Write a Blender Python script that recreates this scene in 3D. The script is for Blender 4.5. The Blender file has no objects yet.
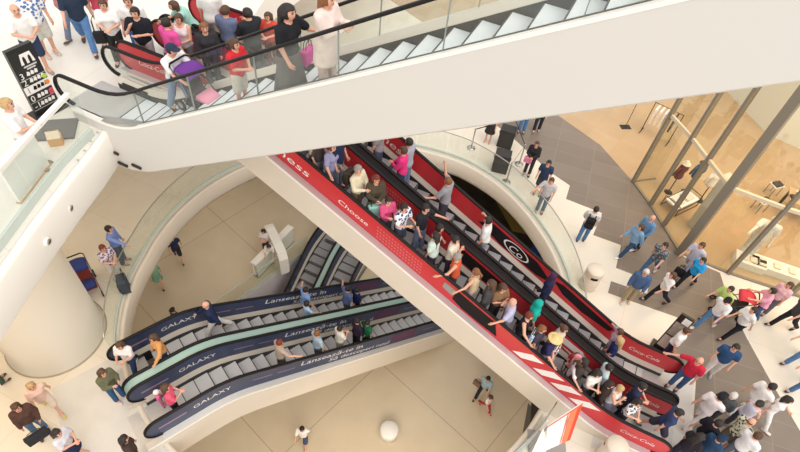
import bpy, bmesh, math, random
import numpy as np
from mathutils import Vector, Matrix
random.seed(7)
SC = bpy.context.scene
COL = SC.collection
R = math.radians
PI = math.pi

# ------------------------------------------------------------------ materials
MATS = {}
def lin(c):
    if isinstance(c, str):
        c = [int(c[i:i+2], 16)/255 for i in (0, 2, 4)]
    return tuple(x/12.92 if x <= .04045 else ((x+.055)/1.055)**2.4 for x in c)

def mat(name, col, rough=.6, metal=0., noise=0., nscale=8., col2=None, pattern=None, emit=0., spec=.5, bump=0.):
    if name in MATS: return MATS[name]
    m = bpy.data.materials.new(name); m.use_nodes = True
    nt = m.node_tree; b = nt.nodes['Principled BSDF']
    c = lin(col)
    b.inputs['Base Color'].default_value = (*c, 1)
    b.inputs['Roughness'].default_value = rough
    b.inputs['Metallic'].default_value = metal
    b.inputs['Specular IOR Level'].default_value = spec
    if emit:
        b.inputs['Emission Color'].default_value = (*c, 1)
        b.inputs['Emission Strength'].default_value = emit
    if noise or pattern or bump:
        tc = nt.nodes.new('ShaderNodeTexCoord')
        if pattern == 'vor':
            t = nt.nodes.new('ShaderNodeTexVoronoi'); t.inputs['Scale'].default_value = nscale; out = t.outputs['Distance']
        elif pattern == 'wave':
            t = nt.nodes.new('ShaderNodeTexWave'); t.inputs['Scale'].default_value = nscale; out = t.outputs['Fac']
        else:
            t = nt.nodes.new('ShaderNodeTexNoise'); t.inputs['Scale'].default_value = nscale; t.inputs['Detail'].default_value = 4; out = t.outputs['Fac']
        nt.links.new(tc.outputs['Object'], t.inputs['Vector'])
        r = nt.nodes.new('ShaderNodeValToRGB')
        nt.links.new(out, r.inputs['Fac'])
        if col2 is not None:
            c2 = lin(col2)
            lo, hi = (.42, .5) if pattern != 'wave' else (.45, .55)
        else:
            c2 = tuple(x*(1-noise) for x in c); lo, hi = .3, .7
        r.color_ramp.elements[0].position = lo; r.color_ramp.elements[0].color = (*c2, 1)
        r.color_ramp.elements[1].position = hi; r.color_ramp.elements[1].color = (*c, 1)
        nt.links.new(r.outputs['Color'], b.inputs['Base Color'])
        if bump:
            bp = nt.nodes.new('ShaderNodeBump'); bp.inputs['Strength'].default_value = bump
            nt.links.new(out, bp.inputs['Height']); nt.links.new(bp.outputs['Normal'], b.inputs['Normal'])
    MATS[name] = m
    return m

def glass(name, tint, refl=.10, opac=0.):
    if name in MATS: return MATS[name]
    m = bpy.data.materials.new(name); m.use_nodes = True
    nt = m.node_tree; nt.nodes.clear()
    o = nt.nodes.new('ShaderNodeOutputMaterial')
    t = nt.nodes.new('ShaderNodeBsdfTransparent'); t.inputs[0].default_value = (*lin(tint), 1)
    g = nt.nodes.new('ShaderNodeBsdfGlossy'); g.inputs['Roughness'].default_value = .03
    d = nt.nodes.new('ShaderNodeBsdfDiffuse'); d.inputs[0].default_value = (*lin(tint), 1)
    mx = nt.nodes.new('ShaderNodeMixShader'); mx2 = nt.nodes.new('ShaderNodeMixShader')
    mx2.inputs[0].default_value = opac
    nt.links.new(t.outputs[0], mx2.inputs[1]); nt.links.new(d.outputs[0], mx2.inputs[2])
    mx.inputs[0].default_value = refl
    nt.links.new(mx2.outputs[0], mx.inputs[1]); nt.links.new(g.outputs[0], mx.inputs[2])
    nt.links.new(mx.outputs[0], o.inputs[0])
    MATS[name] = m
    return m

def stone(name, c1, c2, mortar, sx, sy, rot=0., off=(0, 0), rough=.35, msize=.006, spec=.4):
    """large-format floor tiles: brick texture in world coordinates"""
    m = bpy.data.materials.new(name); m.use_nodes = True
    nt = m.node_tree; b = nt.nodes['Principled BSDF']
    g = nt.nodes.new('ShaderNodeNewGeometry')
    mp = nt.nodes.new('ShaderNodeMapping'); mp.inputs['Rotation'].default_value = (0, 0, R(rot)); mp.inputs['Location'].default_value = (*off, 0)
    br = nt.nodes.new('ShaderNodeTexBrick'); br.offset = 0.
    br.inputs['Scale'].default_value = 1.; br.inputs['Mortar Size'].default_value = msize; br.inputs['Mortar Smooth'].default_value = .1
    br.inputs['Brick Width'].default_value = sx; br.inputs['Row Height'].default_value = sy
    br.inputs['Color1'].default_value = (*lin(c1), 1); br.inputs['Color2'].default_value = (*lin(c2), 1); br.inputs['Mortar'].default_value = (*lin(mortar), 1)
    nz = nt.nodes.new('ShaderNodeTexNoise'); nz.inputs['Scale'].default_value = 1.3; nz.inputs['Detail'].default_value = 5
    mix = nt.nodes.new('ShaderNodeMixRGB'); mix.blend_type = 'MULTIPLY'; mix.inputs[0].default_value = .16
    nt.links.new(g.outputs['Position'], mp.inputs[0]); nt.links.new(mp.outputs[0], br.inputs['Vector'])
    nt.links.new(g.outputs['Position'], nz.inputs['Vector'])
    nt.links.new(br.outputs['Color'], mix.inputs[1]); nt.links.new(nz.outputs['Fac'], mix.inputs[2])
    nt.links.new(mix.outputs[0], b.inputs['Base Color'])
    b.inputs['Roughness'].default_value = rough; b.inputs['Specular IOR Level'].default_value = spec
    return m

# ------------------------------------------------------------------ mesh helpers
class MB:
    def __init__(s): s.v = []; s.f = []; s.mi = []
    def add(s, vs, fs, mi=0):
        o = len(s.v); s.v += [tuple(p) for p in vs]
        for f in fs: s.f.append(tuple(i+o for i in f)); s.mi.append(mi)
        return s
    def box(s, x0, x1, y0, y1, z0, z1, mi=0, fn=None):
        vs = [(x, y, z) for z in (z0, z1) for y in (y0, y1) for x in (x0, x1)]
        if fn: vs = [fn(*p) for p in vs]
        return s.add(vs, [(0, 2, 3, 1), (4, 5, 7, 6), (0, 1, 5, 4), (2, 6, 7, 3), (0, 4, 6, 2), (1, 3, 7, 5)], mi)
    def tube(s, pts, r, n=8, mi=0, cap=True):
        pts = [Vector(p) for p in pts]; rs = r if isinstance(r, (list, tuple)) else [r]*len(pts)
        rings = []; up0 = None
        for i, p in enumerate(pts):
            d = (pts[min(i+1, len(pts)-1)] - pts[max(i-1, 0)]).normalized()
            if up0 is None:
                a = Vector((0, 0, 1)) if abs(d.z) < .9 else Vector((1, 0, 0))
                x = d.cross(a).normalized()
            else:
                x = (up0 - d*up0.dot(d)).normalized()
            up0 = x; y = d.cross(x)
            rings.append([p + (x*math.cos(2*PI*k/n) + y*math.sin(2*PI*k/n))*rs[i] for k in range(n)])
        vs = [q for rg in rings for q in rg]; fs = []
        for i in range(len(pts)-1):
            for k in range(n):
                fs.append((i*n+k, i*n+(k+1) % n, (i+1)*n+(k+1) % n, (i+1)*n+k))
        if cap:
            fs.append(tuple(range(n-1, -1, -1))); fs.append(tuple((len(pts)-1)*n+k for k in range(n)))
        return s.add(vs, fs, mi)
    def lathe(s, prof, n=24, c=(0, 0, 0), mi=0, a0=0., a1=2*PI):
        full = abs(a1-a0-2*PI) < 1e-6; m = n if full else n+1
        vs = []
        for r, z in prof:
            for k in range(m):
                a = a0+(a1-a0)*k/n
                vs.append((c[0]+r*math.cos(a), c[1]+r*math.sin(a), c[2]+z))
        fs = []
        for i in range(len(prof)-1):
            for k in range(n):
                k2 = (k+1) % m
                fs.append((i*m+k, i*m+k2, (i+1)*m+k2, (i+1)*m+k))
        return s.add(vs, fs, mi)
    def prism(s, poly, z0, z1, mi=0, side=None):
        n = len(poly)
        vs = [(x, y, z0) for x, y in poly]+[(x, y, z1) for x, y in poly]
        s.add(vs, [tuple(range(n-1, -1, -1)), tuple(range(n, 2*n))], mi)
        o = len(s.v)-2*n
        for i in range(n):
            j = (i+1) % n
            s.f.append((o+i, o+j, o+n+j, o+n+i)); s.mi.append(mi if side is None else side)
        return s
    def sphere(s, c, r, mi=0, nu=8, nv=6):
        r = r if isinstance(r, (tuple, list)) else (r, r, r)
        vs = [(c[0], c[1], c[2]-r[2])]
        for i in range(1, nv):
            a = -PI/2+PI*i/nv
            for k in range(nu):
                t = 2*PI*k/nu
                vs.append((c[0]+r[0]*math.cos(a)*math.cos(t), c[1]+r[1]*math.cos(a)*math.sin(t), c[2]+r[2]*math.sin(a)))
        vs.append((c[0], c[1], c[2]+r[2]))
        fs = [(0, 1+(k+1) % nu, 1+k) for k in range(nu)]
        for i in range(nv-2):
            for k in range(nu):
                fs.append((1+i*nu+k, 1+i*nu+(k+1) % nu, 1+(i+1)*nu+(k+1) % nu, 1+(i+1)*nu+k))
        e = len(vs)-1; b = 1+(nv-2)*nu
        fs += [(b+k, b+(k+1) % nu, e) for k in range(nu)]
        return s.add(vs, fs, mi)
    def mesh(s, name, mats, smooth=False):
        me = bpy.data.meshes.new(name)
        me.from_pydata(s.v, [], s.f)
        for m in (mats if isinstance(mats, (list, tuple)) else [mats]): me.materials.append(m)
        if any(s.mi): me.polygons.foreach_set('material_index', s.mi)
        if smooth: me.polygons.foreach_set('use_smooth', [True]*len(s.f))
        me.update()
        return me

def wloc(o):
    v = Vector((0, 0, 0))
    return o.matrix_basis if o.parent is None else wloc(o.parent) @ o.matrix_basis

def obj(name, mb, mats, parent=None, smooth=False, bevel=0., loc=None, world=False):
    """one mesh object; world=True: the vertices are in world coordinates, bring them into the parent's frame"""
    if world and parent is not None:
        inv = wloc(parent).inverted()
        mb.v = [tuple(inv @ Vector(p)) for p in mb.v]
    o = bpy.data.objects.new(name, mb.mesh(name, mats, smooth)); COL.objects.link(o)
    if parent is not None: o.parent = parent
    if loc is not None: o.location = loc
    if bevel:
        b = o.modifiers.new('bevel', 'BEVEL'); b.width = bevel; b.segments = 2; b.limit_method = 'ANGLE'
    return o

def tag(o, label, cat, group=None, kind=None):
    o['label'] = label; o['category'] = cat
    if group: o['group'] = group
    if kind: o['kind'] = kind
    return o
def thing(name, label, cat, loc=(0, 0, 0), rz=0., group=None):
    o = bpy.data.objects.new(name, None); COL.objects.link(o); o.empty_display_size = .1
    o.location = loc; o.rotation_euler = (0, 0, rz)
    return tag(o, label, cat, group)
def struct(name, mb, mats, smooth=False, parent=None, bevel=0.):
    o = obj(name, mb, mats, parent, smooth, bevel)
    if parent is None: o['kind'] = 'structure'
    return o
def copy_part(src, parent, loc=None):
    c = src.copy(); COL.objects.link(c); c.parent = parent
    if loc is not None: c.location = loc
    return c
def copy_thing(src, loc, rz, label, group=None):
    r = src.copy(); COL.objects.link(r); r.location = loc; r.rotation_euler = (0, 0, rz); r['label'] = label
    if group: r['group'] = group
    for ch in list(src.children):
        c = copy_part(ch, r)
        for g in list(ch.children): copy_part(g, c)
    return r

FONT_CACHE = {}
def text2d(txt, size=1., shear=0.):
    """lettering as flat polygons: (verts 2d, faces, width)"""
    k = (txt, size, shear)
    if k in FONT_CACHE: return FONT_CACHE[k]
    cu = bpy.data.curves.new('lettering', 'FONT'); cu.body = txt; cu.size = size; cu.shear = shear; cu.resolution_u = 3
    o = bpy.data.objects.new('lettering', cu); COL.objects.link(o)
    dg = bpy.context.evaluated_depsgraph_get(); dg.update()
    me = bpy.data.meshes.new_from_object(o.evaluated_get(dg))
    vs = [(v.co.x, v.co.y) for v in me.vertices]; fs = [tuple(p.vertices) for p in me.polygons]
    bpy.data.objects.remove(o); bpy.data.curves.remove(cu); bpy.data.meshes.remove(me)
    w = max((v[0] for v in vs), default=0)
    FONT_CACHE[k] = (vs, fs, w)
    return FONT_CACHE[k]

class Frame:
    """plan frame turned by an azimuth: (s, t, z) -> world"""
    def __init__(s, deg):
        s.a = R(deg); s.u = (math.cos(s.a), math.sin(s.a)); s.n = (-s.u[1], s.u[0])
    def w(s, a, b, z): return (s.u[0]*a+s.n[0]*b, s.u[1]*a+s.n[1]*b, z)
    def xy(s, a, b): return s.w(a, b, 0)[:2]

EXPO = 0.2
RING_A = RING_B = 0.
INLAYS = [("floor_granite", [(3.07, 20.45), (3.06, 19.17), (4.13, 18.12), (4.68, 17.41), (5.56, 16.27), (6.28, 15.64), (6.05, 14.88), (7.34, 14.38), (6.85, 13.23), (7.8, 12.92), (7.44, 11.86), (8.53, 11.48), (8.32, 10.93), (7.18, 11.27), (7.0, 10.77), (9.18, 10.14), (8.4, 8.89), (9.06, 8.26), (9.17, 7.99), (8.87, 7.04), (8.31, 5.37), (12.23, 5.85), (11.8, 6.84), (11.47, 8.33), (11.22, 9.67), (11.1, 10.53), (11.08, 11.67), (11.1, 12.22), (9.98, 12.74), (9.84, 13.03), (9.55, 14.11), (9.28, 15.12), (8.84, 16.29), (7.83, 18.32), (6.19, 20.01), (4.63, 21.54)], "g"), ("floor_landing", [(5.74, 5.65), (7.94, 4.82), (9.15, 8.06), (6.95, 8.88)], "l"), ("floor_landing_mat", [(-8.51, 5.39), (-7.2, 6.62), (-4.98, 4.24), (-6.42, 2.63)], "l"), ("floor_shop", [(-2.5, 28.8), (6.19, 20.01), (7.83, 18.32), (8.84, 16.29), (9.28, 15.12), (9.55, 14.11), (9.88, 12.9), (11.39, 12.26), (13.01, 11.76), (19.0, 9.7), (33.5, 6.0), (33.5, 43.5), (-2.5, 43.5)], "s")]
WELL_ST = []
WELL = [(-3.53, 8.73), (-1.03, 15.6), (-3.35, 16.5), (-8.4, 9.7)]
GINLAYS = [("trim_ground", [(5.86,9.43),(6.15,9.15),(5.7,7.2),(5.35,7.2)])]
COLUMN = (-9.15, 6.9, 1.2)
ARC_LEFT, ARC_RIGHT, ARC_FRONT = (-150.5, -252, 48), (88, -6.5, 48), (-32, -68, 20)
SHOP_L = [(8.84, 16.29), (9.28, 15.12), (9.55, 14.11), (9.88, 12.9), (11.39, 12.26), (13.36, 11.69), (15.33, 11.12), (17.3, 10.55)]; SHOP_POST = 3
REFLECTION_WALL = [(12.9, 29.), (14.66, 23.68), (15.6, 20.5), (16.78, 19.78), (26., 14.5)]
TOTEM = (-8.22, 9.36, 6.05, .57, 1.1)
SIGN = (8.29, 8.91, 0., 0.38, -0.616)
PROMO = [(5.02, 6.05, 1.7), (4.1, 5.36, 1.7), (4.23, 5.06, 0.9), (4.88, 5.41, 0.9), (4.12, 5.55, 1.6), (4.35, 5.42, 1.5), (4.16, 4.88, 0.9), (3.85, 4.89, 0.9)]
# ------------------------------------------------------------------ camera and light
CAM_H = 14.4; FPX = 550.; NAD = (340., 700.)
def camera():
    d = Vector((NAD[0]-400, NAD[1]-226, FPX)).normalized(); up = -d
    fwd = Vector((0, 0, 1)); Y = (fwd-up*fwd.dot(up)).normalized(); X = Y.cross(up)
    # rows = world axes in camera coordinates (x right, y down, z forward)
    M = Matrix((X, Y, up))
    right = M @ Vector((1, 0, 0)); upc = M @ Vector((0, -1, 0)); back = M @ Vector((0, 0, -1))
    m = Matrix((right, upc, back)).transposed().to_4x4(); m.translation = (0, 0, CAM_H)
    c = bpy.data.cameras.new('camera'); c.sensor_width = 36; c.lens = FPX/800*36; c.clip_end = 300
    o = bpy.data.objects.new('camera', c); COL.objects.link(o); o.matrix_world = m
    SC.camera = o
camera()
SC.view_settings.view_transform = 'Standard'; SC.view_settings.look = 'None'
SC.view_settings.gamma = 1; SC.view_settings.use_curve_mapping = False
SC.view_settings.exposure = EXPO

w = bpy.data.worlds.new('skylight'); SC.world = w; w.use_nodes = True
bg = w.node_tree.nodes['Background']; bg.inputs[0].default_value = (1, .98, .955, 1); bg.inputs[1].default_value = 1.0
def area(name, loc, size, power, col, rot=(0, 0, 0), sy=None):
    l = bpy.data.lights.new(name, 'AREA'); l.energy = power; l.color = col; l.size = size
    if sy: l.shape = 'RECTANGLE'; l.size_y = sy
    o = bpy.data.objects.new(name, l); COL.objects.link(o); o.location = loc; o.rotation_euler = rot
    return o
sun = bpy.data.lights.new('skylight_sun', 'SUN'); sun.energy = 1.5; sun.angle = R(60); sun.color = (1, .975, .94)
so = bpy.data.objects.new('skylight_sun', sun); COL.objects.link(so); so.rotation_euler = (R(30), R(22), 0); so.location = (0, 0, 30)
# unseen ceiling lights, added to brighten the floors under the slabs
area('ceiling_fill_hall', (-11, 5, 4.95), 9, 330, (1, .83, .60))
for x, y, p in ((-10, 17, 60), (1, 1.5, 430)):
    area('ceiling_fill_ground', (x, y, -1.0), 5, p, (1, .88, .72))
for x, y, p in ((10.8, 19.5, 14), (15.5, 15.5, 130), (14.5, 21, 60), (12., 14.2, 190)):
    area('shop_lamp', (x, y, 6.5), 2.5, p, (1, .60, .28))

# ------------------------------------------------------------------ materials of the place
CREAM = mat('cream_cladding', 'dfd3c3', .45, noise=.03, nscale=1.2)
WHITE = mat('white_plaster', 'f3eee6', .5)
MARBLE = stone('marble_floor', 'ece2d2', 'e8ddcc', 'd9cab4', 1.9, 1.9, 20, (.3, .4), .3)
MARBLE2 = stone('marble_floor_bright', 'eee8de', 'ebe5da', 'd9d0c2', 1.4, 1.4, 20, (0, 0), .3)
GFLOOR = stone('ground_marble', 'dfcfb4', 'dccbb0', 'a8977e', 5.2, 5.2, 37, (1.1, 2.2), .3, .012)
GRANITE = stone('granite_floor', '897c70', '817468', '92867a', 1.5, .75, 14, (0, .2), .35, .012)
SHOPF = stone('shop_floor', 'c2a681', 'bda07b', 'b39670', 1.2, 1.2, 35, (0, 0), .25, .004)
GLASS = glass('clear_glass', 'fbfdfb', .045, .02)
GLASSG = mat('glass_edge', 'c3cbc3', .25)
SHOPG = glass('shop_glass', 'f8f8f2', .07, .0)
STEEL = mat('steel', 'bdbab5', .32, .9)
DARKM = mat('dark_metal', '3b3835', .4, .6)
BRONZE = mat('bronze_frame', '8a8172', .5, .15)
RUBBER = mat('black_rubber', '1c1818', .6, spec=.25)
RED = mat('red_panel', 'cb3036', .3)
NAVY = mat('navy_panel', '2f3b5a', .35, noise=.2, nscale=3)
MINT = mat('mint_deck', '9ab4ac', .45)
TREAD = mat('step_tread', 'b9b7b8', .5, .2, pattern='wave', nscale=60, col2='a6a4a6')
RISER = mat('step_riser', '8a888a', .5, .2)
TREADW = mat('step_tread_white', 'dfe3e6', .5, .1)
RISERW = mat('step_riser_white', 'b9bcc0', .5, .1)
SKIRT = mat('skirt_metal', '2e2b2b', .4, .4)
LEDGE = mat('ledge_metal', 'd6cdbf', .4, .2)
LILAC = mat('ledge_grey', 'c2b2b2', .4, .2)
BLACKP = mat('black_print', '1c1819', .6, spec=.2)
WHITEP = mat('white_print', 'f1ece6', .5)
GREYP = mat('grey_print', '9a9490', .5)

RED_FR = Frame(-20.5); BLUE_FR = Frame(43.); BASE_FR = Frame(70.)
C0 = (-1.2, 9.9)
RING = [(-180, 6.62), (-165, 6.76), (-155, 6.82), (-130, 6.8), (-90, 6.7), (-45, 6.68), (-30, 6.66), (-10, 6.8), (10, 6.9), (30, 6.95), (48, 7.08), (62, 7.08), (78, 6.85), (110, 6.7), (138, 6.58), (150, 6.62), (180, 6.62)]
def ring_r(a):
    a = (math.degrees(a)+180) % 360-180
    return float(np.interp(a, [p[0] for p in RING], [p[1] for p in RING]))
NR = 144
ANG = [2*PI*i/NR for i in range(NR)]
def rp(a, dr=0.): r = ring_r(a)+dr; return (C0[0]+r*math.cos(a), C0[1]+r*math.sin(a))
X0, X1, Y0, Y1 = -32., 34., -14., 44.
def outer(a):
    c, s = math.cos(a), math.sin(a)
    k = min((X1-C0[0])/c if c > 1e-9 else 1e9, (X0-C0[0])/c if c < -1e-9 else 1e9, (Y1-C0[1])/s if s > 1e-9 else 1e9, (Y0-C0[1])/s if s < -1e-9 else 1e9)
    return (C0[0]+k*c, C0[1]+k*s)
# floor with the round atrium opening
CORN = sorted(set(ANG+[math.atan2(y-C0[1], x-C0[0]) % (2*PI) for x in (X0, X1) for y in (Y0, Y1)]))
mb = MB(); n = len(CORN)
for z, fl in ((0., False), (-.62, True)):
    vs = [(*rp(a), z) for a in CORN]+[(*outer(a), z) for a in CORN]
    fs = [(i, n+i, n+(i+1) % n, (i+1) % n) for i in range(n)]
    mb.add(vs, [f[::-1] for f in fs] if fl else fs)
struct('floor', mb, MARBLE)
mb = MB()                                               # white fascia of the opening with a lip on top
prof = [(.06, .0), (.06, .03), (-.05, .03), (-.08, .0), (-.08, -.62), (-.02, -.78), (.35, -.80), (.35, -.63), (.0, -.63)]
vs = [(*rp(a, dr), z) for a in ANG for dr, z in prof]; m = len(prof)
mb.add(vs, [(i*m+k, ((i+1) % NR)*m+k, ((i+1) % NR)*m+k+1, i*m+k+1) for i in range(NR) for k in range(m-1)])
struct('trim_atrium', mb, CREAM, True)

# grey granite inlays and the bright landing area
def inlay(name, poly, z, m, th=.006):
    b = MB(); b.prism(poly, z-.05, z+th); return struct(name, b, m)
for nm, pl, m in INLAYS: inlay(nm, pl, 0., {'g': GRANITE, 's': SHOPF, 'w': MARBLE2, 'l': mat('landing_tile', 'd8d3cc', .35, noise=.08, nscale=2)}[m], {'g': .006, 's': .012, 'w': .009, 'l': .007}[m])

# upper floor slab on the left
L2 = 6.05
e = RED_FR.xy(-9.44, 6.05)
edge = [(-6.80, -14), (-6.82, 4.0), (-6.84, 6.1), (-6.8, 7.2), (-6.73, 8.2), e, RED_FR.xy(-9.44, 11.0), RED_FR.xy(-10.2, 13.5), RED_FR.xy(-10.2, 30)]
mb = MB(); mb.prism(edge+[(-32, 36), (-32, -14)], L2-1.0, L2, 0, 1)
struct('floor_upper', mb, [MARBLE2, WHITE])
mb = MB()                                               # rounded nosing of the slab edge
vs = []
ed = edge[:6]; pr = [(0, -1.0), (.05, -.9), (.06, -.1), (.03, .02), (-.06, .03), (-.06, -.02)]
vs = [(x+dx, y, L2+dz) for x, y in ed for dx, dz in pr]; m = len(pr)
mb.add(vs, [(i*m+k, (i+1)*m+k, (i+1)*m+k+1, i*m+k+1) for i in range(len(ed)-1) for k in range(m-1)])
struct('trim_upper', mb, WHITE, True)

# ground floor with the well of the basement escalators, and the basement below
big = [(-32, -14), (34, -14), (34, 44), (-32, 44)]
def hole_floor(z, th):
    b = MB()
    cx = sum(p[0] for p in WELL)/4; cy = sum(p[1] for p in WELL)/4
    def o(p):
        c, s = p[0]-cx, p[1]-cy
        k = min((34-cx)/c if c > 0 else (-32-cx)/c, (44-cy)/s if s > 0 else (-14-cy)/s)
        return (cx+k*c, cy+k*s)
    def ang(p): return math.atan2(p[1]-cy, p[0]-cx)
    for zz, fl in ((z, 0), (z-th, 1)):
        for i in range(4):
            a, c = WELL[i], WELL[(i+1) % 4]
            A, Cc = o(a), o(c)
            a0 = ang(a); a1 = ang(c)
            if a1 < a0: a1 += 2*PI
            mid = [q for q in big if a0 < (ang(q) if ang(q) >= a0 else ang(q)+2*PI) < a1]
            mid.sort(key=lambda q: ang(q) if ang(q) >= a0 else ang(q)+2*PI)
            poly = [a, A]+mid+[Cc, c]
            b.add([(x, y, zz) for x, y in poly], [tuple(range(len(poly)))[::-1 if fl else 1]])
    return b
struct('floor_ground', hole_floor(-6., .5), GFLOOR)
mb = MB()
WLL = mat('well_wall', 'd5d0d6', .6)
for i in range(4):
    a, c = WELL[i], WELL[(i+1) % 4]
    mb.add([(*a, -6.), (*c, -6.), (*c, -11.5), (*a, -11.5)], [(0, 1, 2, 3)])
struct('wall_basement', mb, WLL)
mb = MB(); mb.box(-14, 10, 2, 30, -11.7, -11.5)
struct('floor_basement', mb, mat('basement_floor', 'b3a590', .5))
for nm, pl in GINLAYS: 
    b = MB(); b.prism(pl, -6.04, -5.994); struct(nm, b, mat('ground_strip', '6b655e', .4))
# dark shop beyond the far rim; ground floor shade there painted as dark colour
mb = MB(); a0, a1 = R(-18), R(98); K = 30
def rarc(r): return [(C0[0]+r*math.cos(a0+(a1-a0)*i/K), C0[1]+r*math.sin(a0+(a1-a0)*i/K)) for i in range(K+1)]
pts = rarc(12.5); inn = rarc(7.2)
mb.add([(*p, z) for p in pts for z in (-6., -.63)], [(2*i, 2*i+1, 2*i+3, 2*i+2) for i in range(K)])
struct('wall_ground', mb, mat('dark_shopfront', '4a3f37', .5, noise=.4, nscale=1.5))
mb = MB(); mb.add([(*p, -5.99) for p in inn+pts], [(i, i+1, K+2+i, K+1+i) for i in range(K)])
struct('floor_ground_shaded', mb, mat('dark_shaded_floor', '4d4239', .8, noise=.5, nscale=1.2))
mb = MB(); mb.prism([(4.6, 20.7), (5.4, 20.3), (6.5, 18.2), (5.6, 18.3)], -6., -5.98)
struct('floor_ground_strip', mb, mat('olive_carpet', '9a8743', .7))

# round column
mb = MB(); mb.lathe([(COLUMN[2]+.06, 0), (COLUMN[2]+.06, .06), (COLUMN[2], .08), (COLUMN[2], 5.06)], 48, (COLUMN[0], COLUMN[1], 0))
struct('column', mb, mat('column_plaster', 'd3cabb', .5), True)
mb = MB(); mb.lathe([(COLUMN[2]+.1, 0), (COLUMN[2]+.1, .02), (COLUMN[2]+.05, .025)], 48, (COLUMN[0], COLUMN[1], 0)); struct('trim_column', mb, mat('reveal', 'a8977f', .5), True)

# ------------------------------------------------------------------ glass balustrade of the ring
def balustrade(name, pts, z, h, label, group, ndiv, rail=True, capm=None, base=.12):
    t = thing(name, label, 'balustrade', (*pts[0], z), 0, group)
    per = max(1, (len(pts)-1)//ndiv); i = 0
    while i < len(pts)-1:
        j = min(i+per, len(pts)-1)
        seg = pts[i:j+1]; m = len(seg)
        b = MB()
        vs = []
        for k, p in enumerate(seg):
            q0, q1 = seg[max(k-1, 0)], seg[min(k+1, m-1)]
            d = Vector((q1[0]-q0[0], q1[1]-q0[1])).normalized(); nn = Vector((-d.y, d.x))*.01
            if k == 0: p = (p[0]+d.x*.012, p[1]+d.y*.012)
            if k == m-1: p = (p[0]-d.x*.012, p[1]-d.y*.012)
            vs += [(p[0]-nn.x, p[1]-nn.y, z+.03), (p[0]+nn.x, p[1]+nn.y, z+.03), (p[0]+nn.x, p[1]+nn.y, z+h), (p[0]-nn.x, p[1]-nn.y, z+h)]
        fs = [(4*k+a, 4*k+(a+1) % 4, 4*k+4+(a+1) % 4, 4*k+4+a) for k in range(m-1) for a in range(4)]+[(0, 3, 2, 1), (4*m-4, 4*m-3, 4*m-2, 4*m-1)]
        b.add(vs, fs); obj('glass_panel', b, GLASS, t, world=True)
        i = j
    if rail:
        b = MB(); b.tube([(x, y, z+h+.012) for x, y in pts], .02, 8); obj('handrail', b, capm or STEEL, t, True, world=True)
    b = MB()
    vs = []
    for k, p in enumerate(pts):
        q0, q1 = pts[max(k-1, 0)], pts[min(k+1, len(pts)-1)]
        d = Vector((q1[0]-q0[0], q1[1]-q0[1])).normalized(); nn = Vector((-d.y, d.x))*.028
        vs += [(p[0]-nn.x, p[1]-nn.y, z+.0), (p[0]+nn.x, p[1]+nn.y, z+.0), (p[0]+nn.x, p[1]+nn.y, z+base), (p[0]-nn.x, p[1]-nn.y, z+base)]
    m = len(pts)
    b.add(vs, [(4*k+a, 4*k+(a+1) % 4, 4*k+4+(a+1) % 4, 4*k+4+a) for k in range(m-1) for a in range(4)]+[(0, 3, 2, 1), (4*m-4, 4*m-3, 4*m-2, 4*m-1)])
    obj('base_clamp', b, GLASSG, t, world=True)
    return t
def arc(a, b, n=40): return [rp(R(a+(b-a)*i/n), .16) for i in range(n+1)]
balustrade('glass_balustrade', arc(*ARC_LEFT), 0, 1.05, 'curved glass balustrade along the rim between the cream column and the white escalator', 'glass balustrades around the round opening', 9)
balustrade('glass_balustrade', arc(*ARC_RIGHT), 0, 1.05, 'curved glass balustrade of the round opening beside the black loudspeakers and rope posts', 'glass balustrades around the round opening', 9)
balustrade('glass_balustrade', arc(*ARC_FRONT), 0, 1.05, 'short curved glass balustrade beside the red and white promotional stand', 'glass balustrades around the round opening', 4)
# upper floor balustrade: three tall panes and a white rail
pu = [(-7.02, -2.), (-7.05, .2), (-7.06, 2.4), (-7.08, 4.6), (-7.07, 6.75), (-7.05, 7.72), (-6.9, 8.75)]
t = balustrade('glass_balustrade', pu, L2, 1.05, 'glass balustrade with a thick white rail on the upper floor edge', None, 6, rail=False, base=.2)
b = MB(); rl = [(-7.0, -2), (-7.1, 4.6), (-7.15, 6.5), (-7.1, 7.84), (-7.04, 8.7)]
for i in range(len(rl)-1):
    (xa, ya), (xb, yb) = rl[i], rl[i+1]
    vs = [(x+dx, y, L2+z) for x, y in (rl[i], rl[i+1]) for dx, z in ((-.05, 1.05), (.05, 1.05), (.05, 1.13), (-.05, 1.13))]
    b.add(vs, [(0, 1, 5, 4), (1, 2, 6, 5), (2, 3, 7, 6), (3, 0, 4, 7), (0, 3, 2, 1), (4, 5, 6, 7)])
obj('handrail', b, WHITE, t, world=True)
b = MB()
for y in (7.85, 8.15, 8.45, 8.75): b.tube([(-6.80, y, L2+.1), (-6.77, y, L2+.1)], .02, 8)
obj('clamp_bolt', b, STEEL, t, True, world=True)

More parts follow.
